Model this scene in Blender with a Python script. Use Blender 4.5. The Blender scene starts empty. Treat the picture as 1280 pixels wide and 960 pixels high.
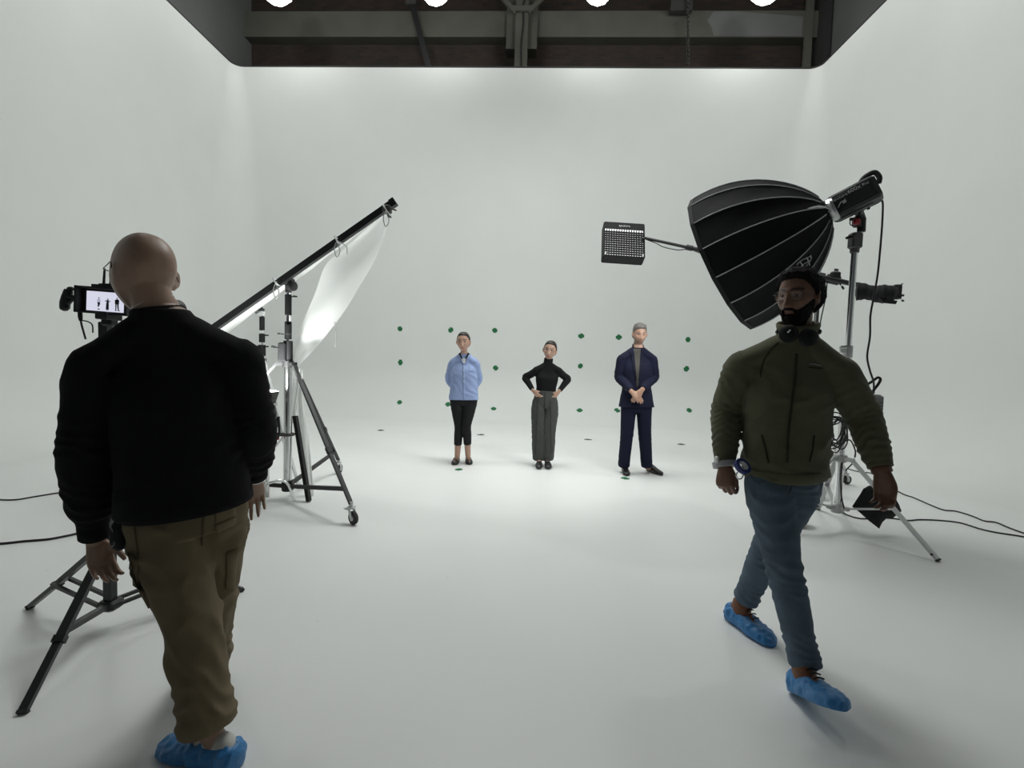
import bpy, math, random
import numpy as np
from math import sin, cos, pi, radians, atan2, sqrt
from mathutils import Vector, Matrix
from mathutils.bvhtree import BVHTree

random.seed(7)
rng = np.random.default_rng(7)
SC = bpy.context.scene
COL = SC.collection

# ------------------------------------------------------------------ camera
FPX, CAMH = 600.0, 1.38
YAW, PITCH, ROLL = radians(2.48), radians(3.2), radians(1.7)
fwd = np.array([-sin(YAW) * cos(PITCH), cos(YAW) * cos(PITCH), -sin(PITCH)])
rt0 = np.array([cos(YAW), sin(YAW), 0.0])
up0 = np.cross(rt0, fwd)
RT = rt0 * cos(ROLL) + up0 * sin(ROLL)
UP = up0 * cos(ROLL) - rt0 * sin(ROLL)
CAM = np.array([0.0, 0.0, CAMH])
cd = bpy.data.cameras.new('camera')
cd.sensor_width = 36.0
cd.lens = 36.0 * FPX / 1280.0
cd.clip_start = 0.05
co = bpy.data.objects.new('camera', cd)
COL.objects.link(co)
m3 = Matrix((RT, UP, -fwd)).transposed()
co.matrix_world = Matrix.Translation(CAM) @ m3.to_4x4()
SC.camera = co


def P(px, py, Y=None, z=None):
    """world point seen at a photo pixel, at depth Y or at height z"""
    d = fwd + RT * (px - 640) / FPX - UP * (py - 480) / FPX
    t = Y / d[1] if Y is not None else (z - CAMH) / d[2]
    return CAM + d * t


# ------------------------------------------------------------------ light, exposure
SC.view_settings.view_transform = 'Standard'
SC.view_settings.look = 'None'
SC.view_settings.gamma = 1.0
SC.view_settings.use_curve_mapping = False
SC.view_settings.exposure = -0.03
w = bpy.data.worlds.new('world')
SC.world = w
w.use_nodes = True
w.node_tree.nodes['Background'].inputs[0].default_value = (0.85, 0.95, 1.0, 1)
w.node_tree.nodes['Background'].inputs[1].default_value = 0.06


def area(name, loc, size, power, target=None, color=(0.97, 1.0, 0.97), shape='DISK', spread=180):
    l = bpy.data.lights.new(name, 'AREA')
    l.shape = shape
    l.size = size
    l.energy = power
    l.color = color
    l.spread = radians(spread)
    o = bpy.data.objects.new(name, l)
    COL.objects.link(o)
    o.location = loc
    if target is not None:
        o.rotation_euler = (Vector(target) - Vector(loc)).to_track_quat('-Z', 'Y').to_euler()
    return o


# the studio's overhead rig: a big overhead softbox above the cast and high lamps across the stage
RIG = 34.0
area('overhead_softbox_and_fill', (-0.2, 6.0, 6.9), 3.2, 175.0, (-0.2, 6.3, 0), shape='SQUARE')
area('overhead_softbox_and_fill', (-0.1, 5.6, 6.5), 1.6, 30.0, (-0.1, 5.6, 0), shape='SQUARE', spread=100)  # unseen fill lamp, added to brighten the floor around the cast
for xx in (-5.0, 4.0):
    area('rig_light', (xx, 5.5, 8.9), 0.7, 95.0, (xx * .9, 10.0, 4.5))
area('rig_light', (-0.5, 2.0, 8.9), 0.8, 8.0, (-0.5, 2.0, 0))

# ------------------------------------------------------------------ materials
MATS = {}


def mat(name, col, rough=0.6, metal=0.0, var=0.0, vscale=30.0, bump=0.0, bscale=200.0, spec=0.5,
        emit=None, estr=0.0, sheen=0.0, trans=0.0, stretch=None, alpha=None):
    m = bpy.data.materials.new(name)
    m.use_nodes = True
    nt = m.node_tree
    b = nt.nodes['Principled BSDF']
    b.inputs['Base Color'].default_value = (*col, 1)
    b.inputs['Roughness'].default_value = rough
    b.inputs['Metallic'].default_value = metal
    b.inputs['Specular IOR Level'].default_value = spec
    if sheen:
        b.inputs['Sheen Weight'].default_value = sheen
        b.inputs['Sheen Roughness'].default_value = 0.5
    if trans:
        b.inputs['Transmission Weight'].default_value = trans
    if emit:
        b.inputs['Emission Color'].default_value = (*emit, 1)
        b.inputs['Emission Strength'].default_value = estr
    tc = nt.nodes.new('ShaderNodeTexCoord')
    src = tc.outputs['Object']
    if stretch:
        mp = nt.nodes.new('ShaderNodeMapping')
        mp.inputs['Scale'].default_value = stretch
        nt.links.new(src, mp.inputs['Vector'])
        src = mp.outputs['Vector']
    if var:
        n = nt.nodes.new('ShaderNodeTexNoise')
        n.inputs['Scale'].default_value = vscale
        n.inputs['Detail'].default_value = 5
        nt.links.new(src, n.inputs['Vector'])
        mx = nt.nodes.new('ShaderNodeMix')
        mx.data_type = 'RGBA'
        mx.inputs[6].default_value = (*[c * (1 - var) for c in col], 1)
        mx.inputs[7].default_value = (*[min(1, c * (1 + var)) for c in col], 1)
        nt.links.new(n.outputs['Fac'], mx.inputs[0])
        nt.links.new(mx.outputs[2], b.inputs['Base Color'])
    if bump:
        n2 = nt.nodes.new('ShaderNodeTexNoise')
        n2.inputs['Scale'].default_value = bscale
        n2.inputs['Detail'].default_value = 3
        nt.links.new(src, n2.inputs['Vector'])
        bp = nt.nodes.new('ShaderNodeBump')
        bp.inputs['Strength'].default_value = bump
        bp.inputs['Distance'].default_value = 0.01
        nt.links.new(n2.outputs['Fac'], bp.inputs['Height'])
        nt.links.new(bp.outputs['Normal'], b.inputs['Normal'])
    MATS[name] = m
    return m


def skin_mat(name, col, lip, hair, rough=0.5):
    """skin whose lips, brows and stubble come from vertex attributes"""
    m = mat(name, col, rough=rough, bump=0.08, bscale=400, spec=0.4)
    nt = m.node_tree
    b = nt.nodes['Principled BSDF']
    n = nt.nodes.new('ShaderNodeTexNoise')
    n.inputs['Scale'].default_value = 25
    n.inputs['Detail'].default_value = 4
    base = nt.nodes.new('ShaderNodeMix')
    base.data_type = 'RGBA'
    base.inputs[6].default_value = (col[0] * .85, col[1] * .8, col[2] * .8, 1)
    base.inputs[7].default_value = (min(1, col[0] * 1.12), col[1] * 1.1, col[2] * 1.08, 1)
    nt.links.new(n.outputs['Fac'], base.inputs[0])
    prev = base.outputs[2]
    for att, c in (('lip', lip), ('hairs', hair)):
        a = nt.nodes.new('ShaderNodeAttribute')
        a.attribute_name = att
        mx = nt.nodes.new('ShaderNodeMix')
        mx.data_type = 'RGBA'
        mx.inputs[7].default_value = (*c, 1)
        nt.links.new(a.outputs['Fac'], mx.inputs[0])
        nt.links.new(prev, mx.inputs[6])
        prev = mx.outputs[2]
    nt.links.new(prev, b.inputs['Base Color'])
    return m


def paint_mat(name, col, rough):
    """white stage paint with faint roller mottle, scuffs and specks"""
    m = mat(name, col, rough=rough, bump=0.03, bscale=60, spec=0.35)
    nt = m.node_tree
    b = nt.nodes['Principled BSDF']
    tc = nt.nodes['Texture Coordinate']
    n = nt.nodes.new('ShaderNodeTexNoise')
    n.inputs['Scale'].default_value = 1.3
    n.inputs['Detail'].default_value = 6
    nt.links.new(tc.outputs['Object'], n.inputs['Vector'])
    mx = nt.nodes.new('ShaderNodeMix')
    mx.data_type = 'RGBA'
    mx.inputs[6].default_value = (*[c * .955 for c in col], 1)
    mx.inputs[7].default_value = (*[c * 1.02 for c in col], 1)
    nt.links.new(n.outputs['Fac'], mx.inputs[0])
    v = nt.nodes.new('ShaderNodeTexVoronoi')
    v.inputs['Scale'].default_value = 3.2
    nt.links.new(tc.outputs['Object'], v.inputs['Vector'])
    r = nt.nodes.new('ShaderNodeMapRange')
    r.inputs[1].default_value = 0.012
    r.inputs[2].default_value = 0.022
    r.inputs[3].default_value = 0.45
    r.inputs[4].default_value = 0.0
    nt.links.new(v.outputs['Distance'], r.inputs[0])
    mx2 = nt.nodes.new('ShaderNodeMix')
    mx2.data_type = 'RGBA'
    mx2.inputs[7].default_value = (0.35, 0.35, 0.33, 1)
    nt.links.new(r.outputs[0], mx2.inputs[0])
    nt.links.new(mx.outputs[2], mx2.inputs[6])
    nt.links.new(mx2.outputs[2], b.inputs['Base Color'])
    return m


def brick_mat(name):
    m = mat(name, (0.1, 0.06, 0.04), rough=0.9)
    nt = m.node_tree
    b = nt.nodes['Principled BSDF']
    tc = nt.nodes['Texture Coordinate']
    mp = nt.nodes.new('ShaderNodeMapping')
    mp.inputs['Rotation'].default_value = (pi / 2, 0, 0)
    t = nt.nodes.new('ShaderNodeTexBrick')
    t.inputs['Color1'].default_value = (0.045, 0.027, 0.020, 1)
    t.inputs['Color2'].default_value = (0.024, 0.018, 0.015, 1)
    t.inputs['Mortar'].default_value = (0.03, 0.027, 0.024, 1)
    t.inputs['Scale'].default_value = 1.0
    t.inputs['Brick Width'].default_value = 0.22
    t.inputs['Row Height'].default_value = 0.075
    t.inputs['Mortar Size'].default_value = 0.008
    nt.links.new(tc.outputs['Object'], mp.inputs['Vector'])
    nt.links.new(mp.outputs['Vector'], t.inputs['Vector'])
    nt.links.new(t.outputs['Color'], b.inputs['Base Color'])
    return m


paint_mat('stage_paint', (0.80, 0.815, 0.80), 0.55)
paint_mat('stage_floor', (0.82, 0.83, 0.82), 0.42)
brick_mat('brick')
mat('concrete', (0.10, 0.10, 0.082), 0.9, var=0.2, vscale=2.0, bump=0.2, bscale=30)
mat('concrete_pale', (0.155, 0.158, 0.152), 0.9, var=0.12, vscale=2.0)
mat('grey_wall', (0.125, 0.13, 0.127), 0.85, var=0.08, vscale=1.5)
mat('dark_edge', (0.03, 0.03, 0.03), 0.7)
mat('dark_ceiling', (0.05, 0.04, 0.035), 0.9, var=0.3, vscale=3)
mat('steel_dark', (0.09, 0.09, 0.085), 0.6, metal=0.6)
mat('lamp_glow', (0.9, 0.9, 0.9), 0.4, emit=(0.98, 1.0, 0.96), estr=12.0)
mat('black_metal', (0.018, 0.018, 0.019), 0.45, metal=0.2, spec=0.5)
mat('black_plastic', (0.014, 0.014, 0.015), 0.5)
mat('grey_plastic', (0.10, 0.10, 0.10), 0.5)
mat('black_cloth', (0.012, 0.012, 0.013), 0.85, var=0.3, vscale=20, bump=0.2, bscale=150)
mat('softbox_cloth', (0.006, 0.0063, 0.0066), 0.8, bump=0.3, bscale=9, spec=0.2)
mat('silver_seam', (0.42, 0.43, 0.43), 0.5)
mat('chrome', (0.78, 0.79, 0.79), 0.18, metal=1.0)
mat('aluminium', (0.62, 0.63, 0.63), 0.35, metal=1.0)
mat('silver_paint', (0.55, 0.56, 0.56), 0.4, metal=0.3)
mat('dark_tube', (0.055, 0.057, 0.058), 0.4, metal=0.7)
mat('red_plastic', (0.35, 0.015, 0.03), 0.4)
mat('rubber', (0.03, 0.03, 0.03), 0.8)
mat('white_inner', (0.9, 0.9, 0.9), 0.5)
mat('green_tape', (0.012, 0.15, 0.05), 0.75, var=0.2, vscale=40)
mat('dark_mark', (0.05, 0.06, 0.05), 0.8)
mat('cable_black', (0.015, 0.015, 0.015), 0.5)
mat('white_text', (0.65, 0.66, 0.66), 0.6)
mat('grey_text', (0.22, 0.23, 0.23), 0.6)
mat('screen', (0.02, 0.02, 0.02), 0.3, emit=(0.70, 0.71, 0.84), estr=0.95)
mat('screen_dark', (0.02, 0.02, 0.03), 0.6)
mat('screen_grey', (0.10, 0.10, 0.13), 0.6)
mat('screen_pale', (0.2, 0.2, 0.2), 0.6, emit=(0.45, 0.48, 0.6), estr=0.8)


def cloth_white():
    m = mat('muslin', (0.86, 0.87, 0.86), 0.8, bump=0.15, bscale=40)
    nt = m.node_tree
    b = nt.nodes['Principled BSDF']
    tr = nt.nodes.new('ShaderNodeBsdfTranslucent')
    tr.inputs['Color'].default_value = (0.93, 0.94, 0.93, 1)
    mx = nt.nodes.new('ShaderNodeMixShader')
    mx.inputs[0].default_value = 0.6
    out = nt.nodes['Material Output']
    nt.links.new(b.outputs[0], mx.inputs[1])
    nt.links.new(tr.outputs[0], mx.inputs[2])
    nt.links.new(mx.outputs[0], out.inputs['Surface'])


cloth_white()

# ------------------------------------------------------------------ mesh helpers


def nrm(v):
    v = np.asarray(v, float)
    return v / (np.linalg.norm(v) + 1e-12)


def frame(axis, hint=(0, 0, 1)):
    """rows: a, b, axis (orthonormal)"""
    z = nrm(axis)
    h = np.asarray(hint, float)
    if abs(np.dot(nrm(h), z)) > 0.98:
        h = np.array([1.0, 0, 0])
    a = nrm(np.cross(h, z))
    b = np.cross(z, a)
    return np.array([a, b, z])


class MB:
    def __init__(s):
        s.v, s.f, s.n = [], [], 0

    def add(s, V, F):
        V = np.asarray(V, float)
        s.v.append(V)
        s.f += [tuple(int(i) + s.n for i in f) for f in F]
        s.n += len(V)
        return s

    def box(s, c, size, R=None, bev=0.0):
        x, y, z = [q / 2 for q in size]
        if bev <= 0:
            V = np.array([[i * x, j * y, k * z] for k in (-1, 1) for j in (-1, 1) for i in (-1, 1)], float)
            F = [(0, 2, 3, 1), (4, 5, 7, 6), (0, 1, 5, 4), (2, 6, 7, 3), (0, 4, 6, 2), (1, 3, 7, 5)]
        else:
            e = min(bev, x * .9, y * .9, z * .9)
            prof = [(x - e, y), (x, y - e), (x, -y + e), (x - e, -y), (-x + e, -y), (-x, -y + e), (-x, y - e), (-x + e, y)]
            V = []
            for zz, q in ((-z, e), (-z + e, 0), (z - e, 0), (z, e)):
                for (a, b) in prof:
                    V.append((a - math.copysign(q, a) * (1 if abs(a) > q else 0), b - math.copysign(q, b) * (1 if abs(b) > q else 0), zz))
            V = np.array(V)
            F = []
            for k in range(3):
                for i in range(8):
                    j = (i + 1) % 8
                    F.append((k * 8 + j, k * 8 + i, (k + 1) * 8 + i, (k + 1) * 8 + j))
            F.append(tuple(range(8)))
            F.append(tuple(24 + i for i in reversed(range(8))))
        if R is not None:
            V = V @ np.asarray(R)
        return s.add(V + np.asarray(c, float), F)

    def loft(s, C, R1, R2, A, B, caps=True):
        """rings of points C + R1 cos A + R2 sin B; R1,R2 (n,m)"""
        n, m = R1.shape
        th = np.linspace(0, 2 * pi, m, endpoint=False)
        V = (C[:, None, :] + (R1 * np.cos(th))[..., None] * A[:, None, :] + (R2 * np.sin(th))[..., None] * B[:, None, :]).reshape(-1, 3)
        F = []
        for i in range(n - 1):
            a, b = i * m, (i + 1) * m
            for j in range(m):
                k = (j + 1) % m
                F.append((a + j, a + k, b + k, b + j))
        if caps:
            V = np.vstack([V, C[0], C[-1]])
            for j in range(m):
                k = (j + 1) % m
                F.append((n * m, k, j))
                F.append((n * m + 1, (n - 1) * m + j, (n - 1) * m + k))
        return s.add(V, F)

    def cyl(s, p0, p1, r0, r1=None, m=14, bev=0.0):
        p0, p1 = np.asarray(p0, float), np.asarray(p1, float)
        r1 = r0 if r1 is None else r1
        f = frame(p1 - p0)
        if bev:
            d = f[2] * bev
            C = np.array([p0, p0 + d, p1 - d, p1])
            rr = [r0 - bev, r0, r1, r1 - bev]
        else:
            C = np.array([p0, p1])
            rr = [r0, r1]
        R = np.repeat(np.array(rr)[:, None], m, 1)
        return s.loft(C, R, R, np.repeat(f[0:1], len(C), 0), np.repeat(f[1:2], len(C), 0))

    def bar(s, p0, p1, w, h, hint=(0, 0, 1)):
        p0, p1 = np.asarray(p0, float), np.asarray(p1, float)
        f = frame(p1 - p0, hint)
        return s.box((p0 + p1) / 2, (w, h, np.linalg.norm(p1 - p0)), f)

    def tube(s, pts, r, m=8, smooth=0):
        pts = np.asarray(pts, float)
        if smooth:
            pts = crom(pts, smooth)
        n = len(pts)
        r = np.broadcast_to(np.asarray(r, float), (n,)) if np.ndim(r) else np.full(n, r)
        t = np.gradient(pts, axis=0)
        t /= np.linalg.norm(t, axis=1)[:, None] + 1e-12
        a = frame(t[0])[0]
        A, B = [], []
        for i in range(n):
            a = nrm(a - t[i] * np.dot(a, t[i]))
            A.append(a)
            B.append(np.cross(t[i], a))
        R = np.repeat(np.asarray(r)[:, None], m, 1)
        return s.loft(pts, R, R, np.array(A), np.array(B))

    def ell(s, c, rad, R=None, n=12, m=16):
        V = []
        for i in range(n + 1):
            ph = pi * i / n
            for j in range(m):
                th = 2 * pi * j / m
                V.append((rad[0] * sin(ph) * cos(th), rad[1] * sin(ph) * sin(th), rad[2] * cos(ph)))
        V = np.array(V)
        if R is not None:
            V = V @ np.asarray(R)
        F = []
        for i in range(n):
            for j in range(m):
                k = (j + 1) % m
                F.append((i * m + j, (i + 1) * m + j, (i + 1) * m + k, i * m + k))
        return s.add(V + np.asarray(c, float), F)

    def lathe(s, c, axis, prof, m=24, hint=(0, 0, 1)):
        """prof: list of (radius, height along axis)"""
        f = frame(axis, hint)
        C = np.array([np.asarray(c) + f[2] * h for r, h in prof])
        R = np.repeat(np.array([max(r, 1e-5) for r, h in prof])[:, None], m, 1)
        return s.loft(C, R, R, np.repeat(f[0:1], len(C), 0), np.repeat(f[1:2], len(C), 0), caps=True)

    def torus(s, c, axis, R, r, m=28, k=8, sx=1.0, hint=(0, 0, 1), arc=1.0):
        f = frame(axis, hint)
        V, F = [], []
        for i in range(m):
            th = 2 * pi * arc * i / (m if arc == 1.0 else m - 1)
            d = f[0] * cos(th) * sx + f[1] * sin(th)
            dn = nrm(d)
            for j in range(k):
                ph = 2 * pi * j / k
                V.append(np.asarray(c) + d * R + dn * r * cos(ph) + f[2] * r * sin(ph))
        for i in range(m if arc == 1.0 else m - 1):
            a = (i + 1) % m
            for j in range(k):
                b = (j + 1) % k
                F.append((i * k + j, a * k + j, a * k + b, i * k + b))
        return s.add(V, F)

    def data(s):
        return np.vstack(s.v), s.f


def crom(pts, n):
    """Catmull-Rom through rows of pts, n samples"""
    pts = np.asarray(pts, float)
    k = len(pts)
    p = np.vstack([2 * pts[0] - pts[1], pts, 2 * pts[-1] - pts[-2]])
    # chord-length parameter on the first three columns
    d = np.linalg.norm(np.diff(pts[:, :3], axis=0), axis=1)
    s = np.concatenate([[0], np.cumsum(d)])
    u = np.linspace(0, s[-1], n)
    i = np.clip(np.searchsorted(s, u, side='right') - 1, 0, k - 2)
    t = ((u - s[i]) / (d[i] + 1e-12))[:, None]
    p0, p1, p2, p3 = p[i], p[i + 1], p[i + 2], p[i + 3]
    return 0.5 * (2 * p1 + (p2 - p0) * t + (2 * p0 - 5 * p1 + 4 * p2 - p3) * t ** 2 + (3 * p1 - p0 - 3 * p2 + p3) * t ** 3)


ORG = {}


def mesh_from(name, V, F, smooth=True, m=None):
    me = bpy.data.meshes.new(name)
    me.from_pydata(np.asarray(V).tolist(), [], F)
    if m:
        me.materials.append(MATS[m])
    if smooth:
        me.shade_smooth()
    me.update()
    return me


def origin(o):
    return ORG.get(o.name, np.zeros(3)) if o is not None else np.zeros(3)


def obj(name, mb, m, parent=None, smooth=True, sharp=None, label=None, kind=None, loc=None):
    V, F = mb.data() if isinstance(mb, MB) else mb
    org = np.asarray(loc, float) if loc is not None else origin(parent)
    me = mesh_from(name, np.asarray(V) - org, F, smooth, m)
    if smooth and sharp:
        me.set_sharp_from_angle(angle=radians(sharp))
    o = bpy.data.objects.new(name, me)
    COL.objects.link(o)
    ORG[o.name] = org
    if parent is not None:
        o.parent = parent
        o.location = org - origin(parent)
    else:
        o.location = org
    if label:
        o['label'] = label
    if kind:
        o['kind'] = kind
    return o


def hard(name, mb, m, parent=None, **k):
    return obj(name, mb, m, parent, sharp=k.pop('sharp', 35), **k)


def tag(o, label, cat, group=None, kind=None):
    o['label'] = label
    o['category'] = cat
    if group:
        o['group'] = group
    if kind:
        o['kind'] = kind
    return o


def thing(name, label, cat, loc, group=None):
    o = bpy.data.objects.new(name, None)
    COL.objects.link(o)
    o.location = loc
    o.empty_display_size = 0.1
    ORG[o.name] = np.asarray(loc, float)
    return tag(o, label, cat, group)


def struct(name, mb, m, **k):
    return obj(name, mb, m, kind='structure', **k)


def text_mesh(s, size, c, xdir, ydir, depth=0.0006):
    """flat lettering as mesh data: centred at c, running along xdir"""
    cu = bpy.data.curves.new('t', 'FONT')
    cu.body = s
    cu.size = size
    cu.align_x = 'CENTER'
    cu.align_y = 'CENTER'
    cu.extrude = depth
    cu.resolution_u = 2
    o = bpy.data.objects.new('t', cu)
    COL.objects.link(o)
    dg = bpy.context.evaluated_depsgraph_get()
    me = bpy.data.meshes.new_from_object(o.evaluated_get(dg))
    V = np.array([v.co[:] for v in me.vertices])
    F = [tuple(p.vertices) for p in me.polygons]
    bpy.data.objects.remove(o)
    bpy.data.curves.remove(cu)
    bpy.data.meshes.remove(me)
    x, y = nrm(xdir), nrm(ydir)
    R = np.array([x, y, np.cross(x, y)])
    return V @ R + np.asarray(c), F


# ------------------------------------------------------------------ noise


def _h(i, j, k):
    n = (i * 374761393 + j * 668265263 + k * 2147483647 * 3 + 1274126177) & 0xffffffff
    n = ((n ^ (n >> 13)) * 1274126177) & 0xffffffff
    n = n ^ (n >> 16)
    return (n & 0xffff) / 32767.5 - 1.0


def vnoise(p):
    p = np.asarray(p, float)
    i = np.floor(p).astype(np.int64)
    f = p - i
    f = f * f * (3 - 2 * f)
    r = 0
    for a in (0, 1):
        for b in (0, 1):
            for c in (0, 1):
                wt = (f[..., 0] if a else 1 - f[..., 0]) * (f[..., 1] if b else 1 - f[..., 1]) * (f[..., 2] if c else 1 - f[..., 2])
                r = r + wt * _h(i[..., 0] + a, i[..., 1] + b, i[..., 2] + c)
    return r


def sst(a, b, x):
    t = np.clip((x - a) / (b - a), 0, 1)
    return t * t * (3 - 2 * t)


# ------------------------------------------------------------------ the setting
XL, XR, YB, HW, YF = -7.0, 5.95, 11.0, 7.78, -2.5
RC = 1.15      # radius of the cove between floor and wall


def prof_rows():
    rows = []
    for i in range(13):
        a = (pi / 2) * i / 12
        rows.append((RC - RC * sin(a), RC - RC * cos(a)))       # inset, height
    rows.reverse()
    rows = [(RC - RC * sin(pi / 2 * i / 12), RC - RC * cos(pi / 2 * i / 12)) for i in range(13)]
    for z in (1.6, 2.4, 3.6, 5.0, 6.4, HW):
        rows.append((0.0, z))
    return rows


def plan(inset, z=HW):
    RV = 0.22 + 0.75 * max(0.0, 1 - z / HW) ** 0.6
    l, r, b = XL + inset, XR - inset, YB - inset
    pts = []
    for y in np.linspace(YF, b - RV, 12):
        pts.append((l, y))
    for k in range(1, 8):
        a = pi - (pi / 2) * k / 8
        pts.append((l + RV + RV * cos(a), b - RV + RV * sin(a)))
    nl = len(pts)
    for x in np.linspace(l + RV, r - RV, 16):
        pts.append((x, b))
    for k in range(1, 8):
        a = pi / 2 - (pi / 2) * k / 8
        pts.append((r - RV + RV * cos(a), b - RV + RV * sin(a)))
    nb = len(pts)
    for y in np.linspace(b - RV, YF, 12):
        pts.append((r, y))
    return pts, nl, nb


rows = prof_rows()
grid = []
for ins, z in rows:
    pts, nl, nb = plan(ins, z)
    grid.append([(x, y, z) for x, y in pts])
grid = np.array(grid)
for nm, a, b in (('wall_left', 0, 12), ('wall_back', 11, nb + 1), ('wall_right', nb, grid.shape[1])):
    g = grid[:, a:b]
    n, m = g.shape[:2]
    V = g.reshape(-1, 3)
    F = [(i * m + j, i * m + j + 1, (i + 1) * m + j + 1, (i + 1) * m + j) for i in range(n - 1) for j in range(m - 1)]
    # a thin back skin gives the stage wall its thickness at the top edge
    struct(nm, (V, F), 'stage_paint')
fl = grid[0]
struct('floor', (np.vstack([fl, [[(XL + XR) / 2, YF, 0]]]), [tuple([len(fl)] + list(range(len(fl) - 1, -1, -1)))]), 'stage_floor', smooth=False)

# dark capping along the top of the stage walls
mb = MB()
tp, nl, nb = plan(0.0)
to, _, _ = plan(-0.16)
V = [(x, y, HW) for x, y in tp] + [(x, y, HW + 0.035) for x, y in tp] + [(x, y, HW + 0.035) for x, y in to] + [(x, y, HW) for x, y in to]
n = len(tp)
F = []
for i in range(n - 1):
    for k in range(4):
        a, b = k * n, ((k + 1) % 4) * n
        F.append((a + i, a + i + 1, b + i + 1, b + i))
mb.add(V, F)
struct('trim_1', mb, 'dark_edge', smooth=False)

# the old building behind and above the stage
BX0, BX1, BY = -7.42, 6.62, 12.35
mb = MB()
mb.box(((BX0 + BX1) / 2, BY + 0.15, 6.2), (BX1 - BX0 + 1.2, 0.3, 12.6))
struct('wall_rear', mb, 'brick', smooth=False)
mb = MB()
mb.box((BX0 - 0.15, (BY + YF) / 2, 6.2), (0.3, BY - YF, 12.6))
struct('wall_outer_left', mb, 'grey_wall', smooth=False)
mb = MB()
mb.box((BX1 + 0.15, (BY + YF) / 2, 6.2), (0.3, BY - YF, 12.6))
struct('wall_outer_right', mb, 'grey_wall', smooth=False)
mb = MB()
mb.box(((BX0 + BX1) / 2, (BY + YF) / 2, 12.2), (BX1 - BX0 + 0.6, BY - YF, 0.2))
struct('ceiling', mb, 'dark_ceiling', smooth=False)
zb0, zb1 = P(400, 46, Y=BY - 0.3)[2], P(400, 14, Y=BY - 0.3)[2]
mb = MB()
mb.box(((BX0 + BX1) / 2, BY - 0.15, (zb0 + zb1) / 2), (BX1 - BX0, 0.3, zb1 - zb0))
beam = struct('trim_2', mb, 'concrete', smooth=False)
mb = MB()
xa, xb = P(890, 30, Y=BY - 0.3)[0], P(1003, 30, Y=BY - 0.3)[0]
ch = zb1 - zb0
V = [(xa + 0.06, BY - 0.306, zb0 + 0.02), (xb, BY - 0.306, zb0 + 0.02), (xb, BY - 0.306, zb1 - 0.14), (xa + 0.55, BY - 0.306, zb1 - 0.02),
     (xa + 0.02, BY - 0.306, zb1 - 0.03), (xa - 0.12, BY - 0.306, zb0 + ch * .62), (xa - 0.02, BY - 0.306, zb0 + ch * .4)]
V2 = [(x, BY - 0.295, z) for x, y, z in V]
k = len(V)
mb.add(V + V2, [tuple(range(k))] + [tuple(reversed(range(k, 2 * k)))] + [(i, i + k, (i + 1) % k + k, (i + 1) % k) for i in range(k)])
obj('paint_patch', mb, 'concrete_pale', beam, smooth=False)
# pier in the middle with its corbels
px = P(652, 40, Y=BY - 0.45)[0]
mb = MB()
mb.box((px, BY - 0.22, 9.0), (0.30, 0.5, 7.0))
pier = struct('trim_3', mb, 'concrete', smooth=False)
mb = MB()
zc = P(652, 60, Y=BY - 0.4)[2]
mb.box((px, BY - 0.17, zc + 0.75), (0.74, 0.4, 1.5))
obj('corbel', mb, 'concrete', pier, smooth=False)
mb = MB()
mb.tube([(px + 0.03, BY - 0.49, 8.0), (px + 0.0, BY - 0.49, 8.8), (px + 0.04, BY - 0.49, 9.3), (px + 0.02, BY - 0.49, 9.7), (px + 0.13, BY - 0.5, 10.1)], 0.014, 6, 20)
obj('cable', mb, 'cable_black', pier)
mb = MB()
for s in (-1, 1):
    mb.bar((px + s * 0.15, BY - 0.5, 9.55), (px + s * 0.75, BY - 0.5, 10.15), 0.07, 0.09)
mb.box((px, BY - 0.5, 9.62), (0.5, 0.1, 0.12))
obj('bracket', mb, 'concrete', pier, smooth=False)
# right-hand upright in the dark corner
mb = MB()
mb.box((BX1 - 0.12, BY - 0.3, 9.2), (0.14, 0.6, 6.0))
struct('trim_4', mb, 'dark_edge', smooth=False)
mb = MB()
xq = P(1009, 55, Y=BY - 0.28)[0]
mb.box((xq, BY - 0.3, 9.0), (0.16, 0.08, 6.0))
struct('trim_5', mb, 'concrete', smooth=False)

# slanting cable tray and hanging chain between roof and stage
t = thing('roof_brace', 'dark slanting steel brace under the roof, left of the concrete pier', 'brace', P(536, 84, Y=11.9))
mb = MB()
mb.bar(P(509, -18, Y=11.9), P(537, 88, Y=11.95), 0.13, 0.08, (0, 1, 0))
hard('bar', mb, 'black_metal', t)
mb = MB()
mb.box(P(514, 3, Y=11.9), (0.24, 0.12, 0.14))
hard('fixing_plate', mb, 'steel_dark', t)
t = thing('drop_chain', 'thin grey vertical chain dropping from roof to stage edge, right of the concrete pier', 'chain', P(860, 84, Y=11.75))
mb = MB()
a, b = P(860, -20, Y=11.75), P(860, 88, Y=11.75)
nlk = 38
for i in range(nlk):
    q = a + (b - a) * (i + .5) / nlk
    mb.torus(q, (1, 0, 0) if i % 2 else (0, 1, 0), 0.034, 0.012, 10, 5)
obj('chain', mb, 'steel_dark', t)
mb = MB()
mb.box(P(851, 9, Y=11.9), (0.5, 0.16, 0.24))
mb.tube([P(862, 18, Y=11.8), P(855, 24, Y=11.8), P(843, 30, Y=11.8)], 0.012, 6, 10)
hard('junction_box', mb, 'steel_dark', t)

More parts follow.
